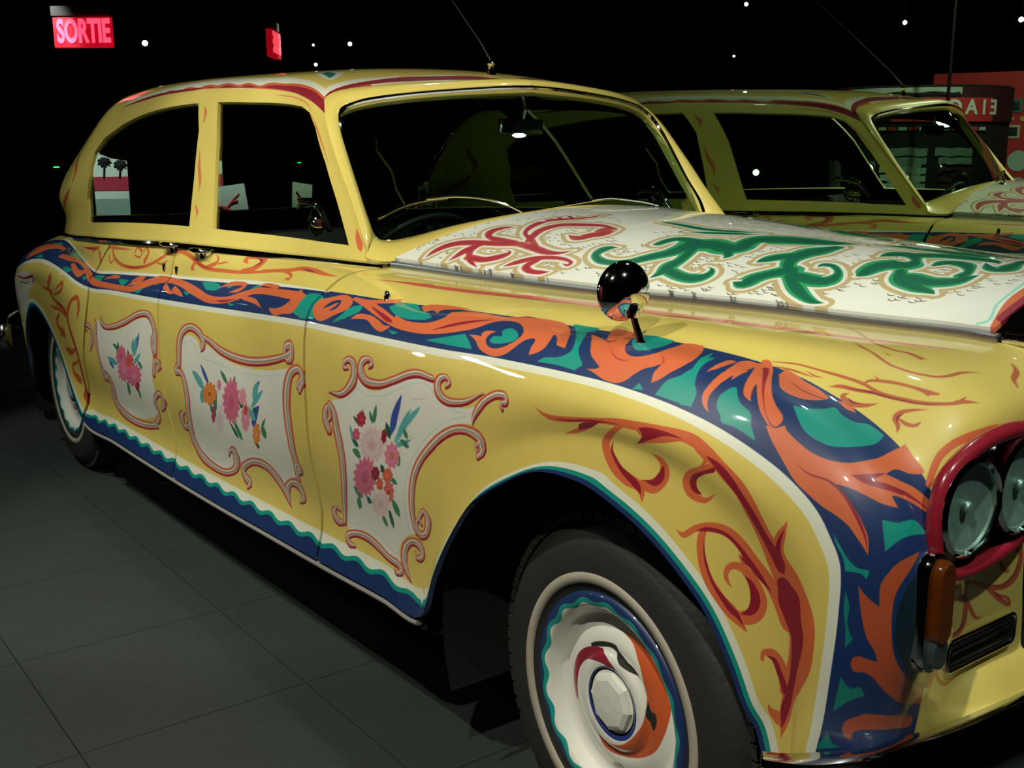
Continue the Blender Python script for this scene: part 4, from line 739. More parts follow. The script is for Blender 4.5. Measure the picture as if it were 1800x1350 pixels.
# ------------------------------------------------------------ the car
car = root('limousine', (0, 0, 0), 'yellow vintage limousine hand-painted with scrolls, ribbons and flower panels', 'car')
def both(fn):
    """near side part, and its mirrored twin on the far side"""
    o = fn(); outs = [o]
    c = o.copy(); c.scale = (1, -1, 1); COL.objects.link(c); outs.append(c)
    for ch in list(o.children):
        d = ch.copy(); COL.objects.link(d); d.parent = c
    return outs
Pb = body_pt(US, VS)
def lower_piece(name, ua, ub, gap=.0012, va=0, vb=1, extra=None):
    us = US[(US > ua+gap) & (US < ub-gap)]; us = np.concatenate([[ua+gap], us, [ub-gap]])
    vs = VS[(VS > va+1e-6) & (VS < vb-1e-6)]; vs = np.concatenate([[va], vs, [vb]])
    P = body_pt(us, vs); V, F, UV = grid_mesh(P, us, vs)
    def f():
        o = mesh_obj(name, V, F, M_SIDE, car, UV)
        s = o.modifiers.new('thickness', 'SOLIDIFY'); s.thickness = .012; s.offset = -1
        return o
    return both(f)
U_FD, U_FF = .285+.01, .492   # front door rear edge / front edge in u
pieces = {}
pieces['rear_fender'] = lower_piece('rear_fender', 0, .185)
pieces['rear_door'] = lower_piece('rear_door', .185, .30)
pieces['front_door'] = lower_piece('front_door', .30, .497)
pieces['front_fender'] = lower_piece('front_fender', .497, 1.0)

# upper shell with window openings
FW = [(.306,.48),(.239,.482),(.155,.485),(.103,.485),(.07,.466),(.047,.417),(.031,.318),(.025,.22),(.021,.081),(.062,.078),(.113,.079),(.169,.082),(.239,.085),(.259,.213),(.28,.343)]
RW = [(.356,.498),(.327,.381),(.307,.243),(.288,.085),(.361,.086),(.469,.089),(.631,.087),(.649,.225),(.652,.351),(.669,.457),(.654,.495),(.585,.508),(.502,.502),(.425,.497)]
FW[0] = (.310, .487); RW[0] = (.358, .492)
def inside(p, poly):
    x, y = p; c = False; n = len(poly)
    for i in range(n):
        x1, y1 = poly[i]; x2, y2 = poly[(i+1) % n]
        if (y1 > y) != (y2 > y) and x < (x2-x1)*(y-y1)/(y2-y1)+x1: c = not c
    return c
def dense(poly, step=.012):
    out = []
    for i in range(len(poly)):
        a = np.array(poly[i]); b = np.array(poly[(i+1) % len(poly)]); k = max(1, int(np.hypot(*(b-a))/step))
        out += [tuple(a+(b-a)*j/k) for j in range(k)]
    return out
def cdt_lift(outer, holes, evalf, nx, ny, margin=.006):
    vs, es = [], []
    def loop(L):
        s = len(vs); vs.extend(Vector(p) for p in L); es.extend((s+i, s+(i+1) % len(L)) for i in range(len(L)))
    loop(outer)
    for h in holes: loop(h)
    bd = np.array([tuple(v) for v in vs]); A = np.array(outer)
    for gx in np.linspace(A[:, 0].min(), A[:, 0].max(), nx)[1:-1]:
        for gy in np.linspace(A[:, 1].min(), A[:, 1].max(), ny)[1:-1]:
            if not inside((gx, gy), outer) or any(inside((gx, gy), h) for h in holes): continue
            if np.min(np.hypot(*(bd-(gx, gy)).T)) < margin: continue
            vs.append(Vector((gx, gy)))
    r = delaunay_2d_cdt(vs, es, [], 0, 1e-5)
    pv = [tuple(v) for v in r[0]]; F = []
    for f in r[2]:
        c = np.mean([pv[i] for i in f], 0)
        if inside(c, outer) and not any(inside(c, h) for h in holes): F.append(tuple(f))
    U = np.array(pv)
    return evalf(U[:, 0], U[:, 1]), F, U
OUT = dense([(0, 0), (1, 0), (1, .13), (.862, .13), (.85, .16), (.845, .50), (.86, .54), (1, .55), (1, 1), (0, 1)], .02)
# far end: collapse column u=1 is fine, both halves share the centre line v=1
Vs, Fs, Us = cdt_lift(OUT, [dense(FW), dense(RW)], shell_pt, 60, 40)
Fs = [f[::-1] for f in Fs]
def f_shell():
    o = mesh_obj('roof_shell', Vs, Fs, M_ROOF, car, Us)
    o.data.materials.append(M_UND); s = o.modifiers.new('thickness', 'SOLIDIFY'); s.thickness = .014; s.offset = -1; s.material_offset = 1
    return o
shells = both(f_shell)
# window glass
for nm, poly in (('front_door_window', FW), ('rear_side_window', RW)):
    def ev(u, v):
        P = shell_pt(u, v); P[:, 1] += .012; return P
    c = np.mean(poly, 0); big = [tuple(c+(np.array(p)-c)*1.03) for p in poly]
    V_, F_, U_ = cdt_lift(dense(big, .02), [], ev, 24, 24)
    both(lambda: mesh_obj(nm, V_, F_, M_GLS, car, U_))
c_ = dense([(.84, .11), (1, .11), (1, .57), (.84, .57)], .02)
def ev(u, v):
    P = shell_pt(u, v); P[:, 0] += .012; return P
V_, F_, U_ = cdt_lift(c_, [], ev, 14, 20)
both(lambda: mesh_obj('backlight', V_, F_, M_GLS, car, U_))
# belt strip under the windows: thin chrome line round each opening's sill
# windscreen surround and scuttle
Cf = hermite(SVK, ST[0], np.array([.03, .08, .2, .32, .44, .52, .58, .66, .80, 1.0]), True)
O_ = np.array([(-1.075, 0, 1.262), (-1.075, -.20, 1.253), (-1.072, -.42, 1.228), (-1.067, -.60, 1.183), (-1.085, -.69, 1.148)] + [tuple(p) for p in Cf])
I_ = np.array([(-1.12, 0, 1.266), (-1.145, -.22, 1.252), (-1.175, -.43, 1.226), (-1.215, -.565, 1.196), (-1.238, -.632, 1.190), (-1.250, -.664, 1.205),
  (-1.285, -.672, 1.26), (-1.345, -.666, 1.335), (-1.40, -.660, 1.41), (-1.455, -.652, 1.485), (-1.495, -.632, 1.545), (-1.500, -.595, 1.570), (-1.475, -.52, 1.590), (-1.43, -.33, 1.613), (-1.385, 0, 1.632)])
def catmull_mirrored(P, n):
    P = np.asarray(P); m = np.array([1, -1, 1]); return catmull(np.concatenate([[P[1]*m], P, [P[-2]*m]]), n)[n:-n]
Od, Id = catmull_mirrored(O_, 5), catmull_mirrored(I_, 5)
rowsW = []
for t, h in ((0, 0), (.33, .010), (.7, .010), (1, 0)):
    R_ = Od*(1-t)+Id*t; R_ = R_+np.array([h*.8, 0, h*.6]); rowsW.append(R_)
rowsW.append(Id+np.array([-.02, 0, -.012]))
Pw = np.stack(rowsW, 1)
def half_full(P):
    Q = P[::-1].copy()[:-1] if False else None
Vw, Fw_, _ = grid_mesh(Pw, np.arange(len(Od)), np.arange(5))
def f_ws():
    o = mesh_obj('windscreen_surround', Vw, Fw_, M_YEL, car); o.data.materials.append(M_UND)
    s = o.modifiers.new('thickness', 'SOLIDIFY'); s.thickness = .01; s.offset = 1; s.material_offset = 1; return o
both(f_ws)
def f_trim():
    bm = bmesh.new(); Q = catmull_mirrored(I_, 5)+np.array([.006, 0, .004]); b_tube(bm, Q, .0075, 8)
    return bm_obj('windscreen_trim', bm, M_CHR, car, label='bright chrome windscreen trim')
both(f_trim)
# windscreen glass
Bk = np.array([p for p in I_[:6]]); Tk = I_[::-1][:6]
def ws_row(y):
    b = hermite(-Bk[:, 1], Bk, [y])[0]; t = hermite(-Tk[:, 1], Tk, [min(y, .632)])[0]; return b, t
ys = np.linspace(0, .664, 14); G = []
for y in ys:
    b, t = ws_row(y); G.append([b*(1-k)+t*k+np.array([.02*math.sin(PI*k)-.006, 0, .01*math.sin(PI*k)-.004]) for k in np.linspace(0, 1, 12)])
G = np.array(G); Gm = G[::-1][:-1].copy(); Gm[..., 1] *= -1; Gf = np.concatenate([Gm, G])
Vg, Fg, _ = grid_mesh(Gf, np.arange(len(Gf)), np.arange(12))
mesh_obj('windscreen', Vg, Fg, M_WSC, car)

# bonnet halves with centre hinge
Vb, Fb, UVb = bonnet_grid()
def f_b():
    o = mesh_obj('bonnet_panel', Vb, Fb, M_BON, car, UVb); s = o.modifiers.new('thickness', 'SOLIDIFY'); s.thickness = .01; s.offset = -1; return o
both(f_b)
bm = bmesh.new(); b_tube(bm, [bonnet_pt(x, 1)+[0, 0, .002] for x in np.linspace(BX0, BX1, 40)], .008, 8)
bm_obj('bonnet_hinge', bm, M_CHRD, car)
# mouldings
R5x = BT[:, 7]
def waist(x):
    X = R5x[4:27]; return np.array([x, np.interp(x, X[:, 0], X[:, 1]), np.interp(x, X[:, 0], X[:, 2])])
Wc = hermite(UKN, BT[:, 7], np.linspace(.085, .80, 220))
def moulding(name, sel, h, t, m, dz=.003, dy=-.006, nose=0):
    bm = bmesh.new(); rings = []
    for p in sel:
        p = np.array(p)
        prof = [(0, 0), (-t*.8, h*.12), (-t, h*.5), (-t*.8, h*.88), (0, h), (.01, h), (.01, 0)]
        rings.append([bm.verts.new((p[0], p[1]+a+dy, p[2]+b+dz)) for a, b in prof])
    for i in range(len(rings)-1):
        A, B = rings[i], rings[i+1]
        for k in range(7): bm.faces.new((A[k], A[(k+1) % 7], B[(k+1) % 7], B[k]))
    bm.faces.new(rings[0]); bm.faces.new(rings[-1][::-1])
    return bm_obj(name, bm, m, car)
both(lambda: moulding('waist_moulding', [p for p in Wc if p[0] < -1.075], .023, .016, M_CHR, -.004, -.010))
both(lambda: moulding('bonnet_moulding', [p for p in Wc if -1.07 < p[0] < .47], .025, .012, M_BRU))
both(lambda: moulding('sill_strip', [p+np.array([0, .004, -.022]) for p in hermite(UKN, BT[:, 0], np.linspace(.187, .584, 64))], .013, .010, mat('sill_grey_paint', '#8f8c88', .4, noise=(10, .1))))
def f_sill():
    bm = bmesh.new(); P = hermite(UKN, BT[:, 0], np.linspace(.187, .588, 64)); rings = []
    for p in P: rings.append([bm.verts.new((p[0], p[1]+a, p[2]+b)) for a, b in ((.006, 0), (.010, -.035), (.05, -.055), (.10, -.05), (.10, 0))])
    for i in range(len(rings)-1):
        for k in range(4): bm.faces.new((rings[i][k], rings[i][k+1], rings[i+1][k+1], rings[i+1][k]))
    return bm_obj('sill', bm, M_UND, car)
both(f_sill)
# dark belly, wheel housings
bm = bmesh.new(); b_box(bm, -3.15, -.62, -.86, .86, .27, .36, .02); b_box(bm, -4.7, -4.15, -.68, .68, .3, .8, .02)
b_box(bm, -4.2, .5, -.62, .62, .30, .44, .02)
bm_obj('chassis', bm, M_UND, car)
def f_house(x0, x1, cx, top, r):
    def f():
        bm = bmesh.new(); ring = []
        for k in range(25):
            a = -.35+(PI+.7)*k/24; ring.append((cx+r*math.cos(a), top-r+r*math.sin(a)))
        A = [bm.verts.new((x, -.925, z)) for x, z in ring]; B = [bm.verts.new((x, -.60, z)) for x, z in ring]
        for i in range(24): bm.faces.new((A[i], A[i+1], B[i+1], B[i]))
        bm.faces.new(B)
        return bm_obj('wheel_housing', bm, M_UND, car)
    return both(f)
f_house(0, 0, -.01, .905, .515); f_house(0, 0, -3.70, .80, .47)
# rear end, boot lid
def cap(name, strip, m, n=8):
    P = np.array(strip, float); Q = P*[1, -1, 1]
    G_ = np.stack([P*(1-t)+Q*t for t in np.linspace(0, 1, n)], 1)
    V, F, _ = grid_mesh(G_, np.arange(len(P)), np.arange(n)); return mesh_obj(name, V, F, m, car)
cap('rear_panel', BT[0], M_YEL)
cap('boot_lid', [p for p in hermite(UKN, BT[:, 7], np.linspace(0, .10, 12))], M_YEL)

# ------------------------------------------------------------ wheels
def disc(c, r0, r1, col, amp=0, n=0, off=(0, 0), sz=.5, R=.24):
    t = np.linspace(0, 2*PI, 720, endpoint=False)
    ro = r1+amp*np.sin(n*t)
    c.fill(np.stack([.5+off[0]/R*.5+ro/R*.5*np.cos(t), .5+off[1]/R*.5+ro/R*.5*np.sin(t)], 1), col)
disc(wheel_c, 0, .24, BLU); disc(wheel_c, 0, .211, '#12958a', .004, 17); disc(wheel_c, 0, .200, '#e3e5d8', .0045, 17)
patch(wheel_c, [440,736,1,484,727,0,532,708,0,576,659,0,604,604,0,624,538,0,632,482,0,616,421,0,566,352,0,503,299,0,414,272,0,345,279,1,404,235,0,482,242,0,568,272,0,630,307,0,680,354,0,712,422,0,729,497,0,726,569,0,699,622,0,657,670,0,606,700,0,532,723,0], '#c85a2c', 1)
patch(wheel_c, [187,443,0,198,504,0,233,562,0,286,604,0,349,628,0,405,623,0,461,596,0,511,556,0,549,520,0,570,484,0,568,430,1,550,490,0,517,536,0,462,574,0,395,584,0,327,572,0,269,541,0,235,487,0,224,426,0,228,354,1,200,375,0], '#8c1c34', 1)
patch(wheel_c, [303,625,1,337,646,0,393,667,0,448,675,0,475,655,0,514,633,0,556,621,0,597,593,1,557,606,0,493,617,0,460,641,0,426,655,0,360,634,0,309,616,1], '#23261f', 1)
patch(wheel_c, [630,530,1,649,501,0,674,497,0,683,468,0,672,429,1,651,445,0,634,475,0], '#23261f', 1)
patch(wheel_c, [493,441,1,499,421,0,484,360,0,447,327,0,457,355,0,478,396,0], '#8a8c84', 1)
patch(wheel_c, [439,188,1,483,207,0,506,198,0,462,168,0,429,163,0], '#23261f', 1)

disc(wheel_c, 0, .0745, '#1c2f78', off=(.002, -.002)); disc(wheel_c, 0, .0665, '#e3e5d8', off=(.001, 0))
IM_WH = wheel_c.image('wheel_trim_paint'); M_WH = paint_mat('painted_wheel_trim', IM_WH)
def lathe_uv(name, prof, seg, m, parent, mtx, R=.24):
    V, F, UV = [], [], []
    for r, h in prof:
        for k in range(seg):
            a = 2*PI*k/seg; p = Vector((r*math.cos(a), r*math.sin(a), h)); V.append(tuple(mtx @ p)); UV.append((.5+p.x/(2*R), .5+p.y/(2*R)))
    n = len(prof)
    for i in range(n-1):
        for k in range(seg): F.append((i*seg+k, (i+1)*seg+k, (i+1)*seg+(k+1) % seg, i*seg+(k+1) % seg))
    F.append(tuple((n-1)*seg+k for k in range(seg)))
    return mesh_obj(name, V, F, m, parent, UV)
LM = Matrix(((1, 0, 0, 0), (0, 0, -1, 0), (0, 1, 0, 0), (0, 0, 0, 1)))   # local (x,y,h) -> (x,-h,y)
def make_wheel(x, y, z, rz=0):
    w = bpy.data.objects.new('wheel', None); COL.objects.link(w); w.parent = car; w.location = (x, y, z); w.rotation_euler = (0, 0, rz)
    bm = bmesh.new()
    b_lathe(bm, [(.20, -.04), (.214, -.014), (.232, -.006), (.262, 0), (.315, -.002), (.340, -.010), (.357, -.026), (.372, -.05), (.379, -.08), (.381, -.11), (.379, -.14), (.372, -.17), (.35, -.20), (.30, -.22), (.20, -.20)], 96, LM)
    t = bm_obj('tyre', bm, M_TYRE, w, auto=False)
    # tread blocks round the shoulder
    bm = bmesh.new()
    for k in range(72):
        a = 2*PI*k/72; mt = Matrix.Rotation(-a, 4, 'Y')
        b_box(bm, -.0125, .0125, .030, .055, .366, .381, 0, mt)
        b_box(bm, -.013, .013, .062, .10, .374, .385, 0, mt @ Matrix.Rotation(.04, 4, 'Y'))
        b_box(bm, -.013, .013, .107, .15, .374, .385, 0, mt)
    tr = bm_obj('tread', bm, M_TYRE, w, smooth=False); tr['kind'] = 'stuff'
    bm = bmesh.new(); b_lathe(bm, [(.243, -.003), (.2445, .0015), (.264, .0025), (.2665, -.001)], 96, LM)
    bm_obj('whitewall', bm, M_WWALL, w, auto=False, label='thin grey white-wall ring on the tyre')
    lathe_uv('wheel_trim', [(.228, -.02), (.226, -.005), (.215, -.003), (.203, -.004), (.194, -.010), (.184, -.032), (.170, -.044), (.158, -.042), (.148, -.036), (.132, -.029), (.114, -.027), (.104, -.030), (.098, -.022), (.086, -.017), (.073, -.019), (.064, -.022)], 96, M_WH, w, LM)
    bm = bmesh.new(); b_lathe(bm, [(.0635, -.026), (.059, -.014), (.049, -.009), (.02, -.007), (0, -.007)], 8, LM)
    bm_obj('centre_cap', bm, mat('cap_white', '#d9dccf', .3, coat=.7, noise=(30, .05)), w, smooth=False, label='octagonal white centre cap')
    bm = bmesh.new(); b_lathe(bm, [(.216, -.02), (.19, -.05), (.19, -.16), (.1, -.17), (0, -.17)], 48, LM); bm_obj('rim', bm, M_UND, w)
    return w
wf = make_wheel(0, -.888, .382, -.04); wr = make_wheel(-3.66, -.905, .382)
for src, x, y in ((wf, 0, .888), (wr, -3.66, .905)):
    c = src.copy(); COL.objects.link(c); c.location = (x, y, .382); c.rotation_euler = (0, 0, 0); c.scale = (1, -1, 1)
    for ch in src.children: d = ch.copy(); COL.objects.link(d); d.parent = c

# ------------------------------------------------------------ nose
M_LAMPG = glass_mat('lamp_glass', (.80, .9, .86), .02)
M_RIM = mat('crimson_rim', '#8f1f2e', .25, coat=.8, noise=(8, .08))
M_LB = mat('lamp_well', '#101210', .15, .8, noise=(20, .4))
M_REF = mat('lamp_reflector', '#b3c6be', .40, .5, noise=(60, .3))
RIMP = [(-.80,.985),(-.76,1.012),(-.70,1.030),(-.62,1.036),(-.55,1.026),(-.505,.995),(-.492,.95),(-.505,.905),(-.545,.868),(-.62,.843),(-.70,.832),(-.77,.836),(-.805,.865),(-.818,.92)]
def lamp_x(y, z): return .636-(z-.92)*.02
def f_cluster():
    cl = bpy.data.objects.new('headlamp_cluster', None); COL.objects.link(cl); cl.parent = car
    Q = catmull(RIMP, 6, True); pts = [(lamp_x(y, z), y, z) for y, z in Q]
    bm = bmesh.new(); b_tube(bm, pts, .0135, 10, closed=True, up=(1, 0, 0)); bm_obj('rim', bm, M_RIM, cl, auto=False, label='crimson painted oval lamp rim')
    bm = bmesh.new(); vs = [bm.verts.new((p[0]-.006, p[1], p[2])) for p in pts]; bm.faces.new(vs); bm_obj('lamp_well', bm, M_LB, cl, smooth=False, label='black glossy well behind the lamps')
    for yc, zc, r in ((-.742, .938, .074), (-.596, .945, .076)):
        mt = Matrix.Translation((.629, yc, zc)) @ Matrix.Rotation(PI/2, 4, 'Y')
        lm = bpy.data.objects.new('headlamp', None); COL.objects.link(lm); lm.parent = cl
        bm = bmesh.new(); b_lathe(bm, [(r+.004, -.004), (r+.004, .020), (r-.002, .026), (r-.006, .018)], 48, mt); bm_obj('bezel', bm, M_CHR, lm)
        bm = bmesh.new(); b_lathe(bm, [(r-.004, .018), (r*.9, .0135), (r*.7, .010), (r*.5, .0078), (r*.3, .0066), (0, .006)], 40, mt); b_lathe(bm, [(.008, .006), (.010, .012), (.007, .018), (0, .019)], 16, mt)
        for f in bm.faces: pass
        bm_obj('reflector', bm, M_REF, lm)
        # fluted lens: rows of shallow ribs
        bm = bmesh.new(); n = 22
        rows = []
        for i in range(-n, n+1):
            row = []
            for j in range(-n, n+1):
                a, b = i/n, j/n; R_ = math.hypot(a, b); m_ = max(abs(a), abs(b)); sc = m_/R_ if R_ > 0 else 1
                yy, zz = a*sc*(r-.004), b*sc*(r-.004); rr = math.hypot(yy, zz)
                h = .021+.014*(1-(rr/r)**2)+.0009*math.cos(j*PI)*(abs(a) < .8)
                row.append(bm.verts.new((.629+h, yc+yy, zc+zz)))
            rows.append(row)
        for i in range(2*n):
            for j in range(2*n): bm.faces.new((rows[i][j], rows[i+1][j], rows[i+1][j+1], rows[i][j+1]))
        bm_obj('lens', bm, M_LAMPG, lm, auto=False)
    return cl
def both_tree(f):
    o = f(); c = o.copy(); c.scale = (1, -1, 1); COL.objects.link(c)
    def rec(s, d):
        for ch in s.children:
            e = ch.copy(); COL.objects.link(e); e.parent = d; rec(ch, e)
    rec(o, c); return o
# keep to thing > part > sub-part: lamps hang directly under the cluster
def flat_cluster():
    cl = f_cluster()
    for lm in [c for c in cl.children if c.name.startswith('headlamp') and c.type == 'EMPTY']:
        for ch in list(lm.children):
            ch.parent = cl; ch.name = {'bezel': 'lamp_bezel', 'reflector': 'lamp_reflector', 'lens': 'lamp_lens'}[ch.name.split('.')[0]]
        bpy.data.objects.remove(lm)
    return cl
both_tree(flat_cluster)
M_AMB = mat('amber_lens', '#5a2a08', .12, coat=1, noise=(40, .3)); M_CLR = mat('clear_lens', '#39423f', .1, coat=1, noise=(40, .3))
def capsule(bm, x0, x1, yc, z0, z1, r, bev=.004, taper=.8):
    pts = []
    for k in range(13): a = PI*k/12; pts.append((yc-r*math.cos(a), z1-r+r*math.sin(a)))
    for k in range(13): a = PI*k/12; pts.append((yc+r*math.cos(a), z0+r-r*math.sin(a)))
    cz = (z0+z1)/2
    rings = [[bm.verts.new((x, yc+(y-yc)*s, cz+(z-cz)*(1-(1-s)*r*2/(z1-z0)))) for y, z in pts] for x, s in ((x0, 1), (x1-bev*2, 1), (x1-bev, .95), (x1, taper))]
    n = len(pts)
    for i in range(3):
        for k in range(n): bm.faces.new((rings[i][k], rings[i][(k+1) % n], rings[i+1][(k+1) % n], rings[i+1][k]))
    bm.faces.new(rings[-1])
def f_side():
    s = bpy.data.objects.new('side_lamp', None); COL.objects.link(s); s.parent = car
    bm = bmesh.new(); capsule(bm, .60, .657, -.826, .696, .888, .032, .006, .86); bm_obj('chrome_body', bm, M_CHR, s)
    bm = bmesh.new(); capsule(bm, .650, .670, -.822, .745, .878, .0215, .006, .8); bm_obj('amber_lens', bm, M_AMB, s, label='amber upper lens')
    bm = bmesh.new(); capsule(bm, .650, .667, -.822, .704, .762, .0205, .006, .8); bm_obj('clear_lens', bm, M_CLR, s, label='clear lower lens')
    return s
both_tree(f_side)
def f_slot():
    s = bpy.data.objects.new('air_slot', None); COL.objects.link(s); s.parent = car
    R_ = []
    for cy, cz, a0 in ((-.532, .688, 0), (-.708, .688, PI/2), (-.708, .662, PI), (-.532, .662, 1.5*PI)):
        for k in range(6): a = a0+PI/2*k/5; R_.append((.617, cy+.011*math.cos(a), cz+.013*math.sin(a)))
    bm = bmesh.new(); b_tube(bm, R_, .0035, 8, closed=True, up=(1, 0, 0)); bm_obj('chrome_frame', bm, M_CHR, s, auto=False)
    bm = bmesh.new(); bm.faces.new([bm.verts.new((.6165, y, z)) for _, y, z in R_]); bm_obj('dark_opening', bm, M_BLK, s, smooth=False)
    for z in (.667, .683):
        bm = bmesh.new(); b_box(bm, .613, .621, -.712, -.528, z-.0045, z+.0045, .002); bm_obj('slat', bm, M_CHRD, s)
    return s
both_tree(f_slot)
def f_hole():
    bm = bmesh.new(); b_lathe(bm, [(.018, 0), (.018, .002), (0, .002)], 20, Matrix.Translation((.668, -.70, .5655)) @ Matrix.Rotation(1.0, 4, 'Y')); return bm_obj('bumper_iron_hole', bm, M_BLK, car)
# radiator shell
def f_rad():
    bm = bmesh.new()
    W_ = [(-.365, 1.10), (-.368, 1.14), (-.35, 1.165), (-.25, 1.20), (-.12, 1.222), (0, 1.235), (.12, 1.222), (.25, 1.20), (.35, 1.165), (.368, 1.14), (.365, 1.10)]
    A = [bm.verts.new((.462, y, z)) for y, z in [(-.36, .45)]+W_+[(.36, .45)]]; B = [bm.verts.new((.64, y*.99, z+.002)) for y, z in [(-.36, .45)]+W_+[(.36, .45)]]
    for i in range(len(A)-1): bm.faces.new((A[i], A[i+1], B[i+1], B[i]))
    bm.faces.new(A)
    s = bm_obj('radiator_shell', bm, M_CHR, car)
    bm = bmesh.new()
    for k in range(22):
        y = -.33+k*.66/21; b_box(bm, .60, .63, y-.004, y+.004, .47, 1.15)
    g = bm_obj('grille_vanes', bm, M_CHR, s, smooth=False)
    bm = bmesh.new(); b_tube(bm, [(.47, -.372, 1.128), (.56, -.372, 1.130), (.645, -.370, 1.130)], .011, 10); bm_obj('shoulder_moulding', bm, M_CHR, s)
    bm = bmesh.new(); b_tube(bm, [(.47, .372, 1.128), (.645, .370, 1.130)], .011, 10); bm_obj('shoulder_moulding', bm, M_CHR, s)
f_rad()
bm = bmesh.new(); b_box(bm, .20, .597, -.60, .60, .46, .60, .01); bm_obj('front_crossmember', bm, M_UND, car)
# front bumper
BP = [(.525, -1.045), (.55, -1.022), (.575, -.985), (.604, -.93), (.625, -.85), (.645, -.765), (.655, -.65), (.662, -.55), (.668, -.36), (.67, 0)]
BPf = BP+[(x, -y) for x, y in BP[::-1][1:]]
def bumper(name, path, zc, h, m):
    P = catmull([(x, y, 0) for x, y in path], 6); bm = bmesh.new(); rings = []
    for i in range(len(P)):
        t = P[min(i+1, len(P)-1)]-P[max(i-1, 0)]; t /= np.linalg.norm(t); n = np.array([-t[1], t[0], 0])*(-1)
        if n @ (P[i]-np.array([-1.5, 0, 0])) < 0: n = -n
        rings.append([bm.verts.new(tuple(P[i]+n*a+np.array([0, 0, zc+b*h]))) for a, b in ((-.012, .42), (.0, .5), (.022, .49), (.045, .40), (.058, .22), (.062, 0), (.058, -.22), (.045, -.40), (.02, -.5), (0, -.5), (-.012, -.42))])
    for i in range(len(rings)-1):
        for k in range(10): bm.faces.new((rings[i][k], rings[i][k+1], rings[i+1][k+1], rings[i+1][k]))
    bm.faces.new(rings[0]); bm.faces.new(rings[-1][::-1])
    return bm_obj(name, bm, m, car, auto=False)
bumper('front_bumper', BPf, .492, .19, M_CHR)
RB = [(-4.48, -.955), (-4.6, -.94), (-4.80, -.88), (-5.0, -.75), (-5.12, -.55), (-5.17, -.3), (-5.18, 0)]
bumper('rear_bumper', RB+[(x, -y) for x, y in RB[::-1][1:]], .50, .14, M_CHRD)

# ------------------------------------------------------------ brightwork
def f_wing_mirror():
    s = bpy.data.objects.new('wing_mirror', None); COL.objects.link(s); s.parent = car
    mt = Matrix.Translation((-.018, -.838, 1.200)) @ Matrix.Rotation(-.10, 4, 'Z') @ Matrix.Rotation(PI/2, 4, 'Y')
    bm = bmesh.new(); b_lathe(bm, [(.0555, -.012), (.0575, -.004), (.0555, .004), (.047, .016), (.033, .026), (.016, .032), (0, .034)], 40, mt); bm_obj('mirror_back', bm, M_CHR, s)
    bm = bmesh.new(); b_lathe(bm, [(.053, -.0125), (0, -.0125)], 40, mt); bm_obj('mirror_face', bm, M_CHR, s)
    bm = bmesh.new(); b_tube(bm, [(.034, -.842, 1.100), (.030, -.842, 1.118), (.014, -.840, 1.145), (.008, -.839, 1.162)], [.009, .0075, .0065, .008], 10); bm_obj('stem', bm, M_CHR, s)
    bm = bmesh.new(); b_lathe(bm, [(.025, 0), (.023, .009), (.014, .014), (.013, .022), (.009, .027), (0, .028)], 28, Matrix.Translation((.036, -.842, 1.086)) @ Matrix.Rotation(.15, 4, 'X')); bm_obj('base', bm, M_CHR, s)
    bm = bmesh.new(); b_lathe(bm, [(.012, -.012), (.014, 0), (.012, .012), (0, .014)], 20, Matrix.Translation((.006, -.839, 1.166))); bm_obj('ball_joint', bm, M_CHR, s)
    return s
both_tree(f_wing_mirror)
def f_bullet():
    bm = bmesh.new(); b_lathe(bm, [(.013, -.004), (.012, .004), (.0085, .008), (.0095, .013), (.007, .022), (.004, .028), (0, .030)], 20, Matrix.Translation((-.82, -.876, 1.090)) @ Matrix.Rotation(.12, 4, 'X'))
    return bm_obj('fender_marker', bm, M_CHR, car, label='small chrome bullet marker on the fender top')
both(f_bullet)
def handle(x):
    s = bpy.data.objects.new('door_handle', None); COL.objects.link(s); s.parent = car
    y = -.877
    bm = bmesh.new(); b_tube(bm, [(x-.062, y-.006, 1.122), (x-.05, y-.030, 1.127), (x, y-.036, 1.129), (x+.05, y-.030, 1.130), (x+.062, y-.006, 1.131)], [.009, .010, .011, .010, .009], 10, flat=.8)
    bm_obj('grip', bm, M_CHR, s)
    bm = bmesh.new(); b_lathe(bm, [(.020, 0), (.02, .006), (.012, .010), (0, .010)], 20, Matrix.Translation((x, y-.006, 1.112)) @ Matrix.Rotation(PI/2, 4, 'X')); bm_obj('escutcheon', bm, M_CHRD, s)
    return s
for xx in (-2.24, -1.97):
    both_tree(lambda: handle(xx))
for xx in (-2.27, -2.15):
    def f_lock():
        bm = bmesh.new(); b_box(bm, xx-.008, xx+.008, -.915, -.893, 1.035, 1.062, .004); return bm_obj('lock_button', bm, M_CHR, car)
    both(f_lock)
def wiper(pts_blade, pts_arm, piv):
    s = bpy.data.objects.new('wiper', None); COL.objects.link(s); s.parent = car
    o = np.array([.022, 0, .014])
    bm = bmesh.new(); b_tube(bm, catmull(np.array(pts_blade)+o*.7, 4), .0045, 6); bm_obj('blade', bm, M_BLK, s)
    bm = bmesh.new(); b_tube(bm, catmull(np.array(pts_blade)+o*1.1, 4), .003, 6); bm_obj('blade_spine', bm, M_CHR, s)
    bm = bmesh.new(); b_tube(bm, catmull(np.array(pts_arm)+o*1.4, 4), [.004]*(4*(len(pts_arm)-1)+1), 8); bm_obj('arm', bm, M_CHR, s)
    bm = bmesh.new(); b_lathe(bm, [(.013, -.01), (.013, .012), (.008, .02), (0, .021)], 20, Matrix.Translation(Vector(piv)) @ Matrix.Rotation(.5, 4, 'Y')); bm_obj('pivot', bm, M_CHR, s)
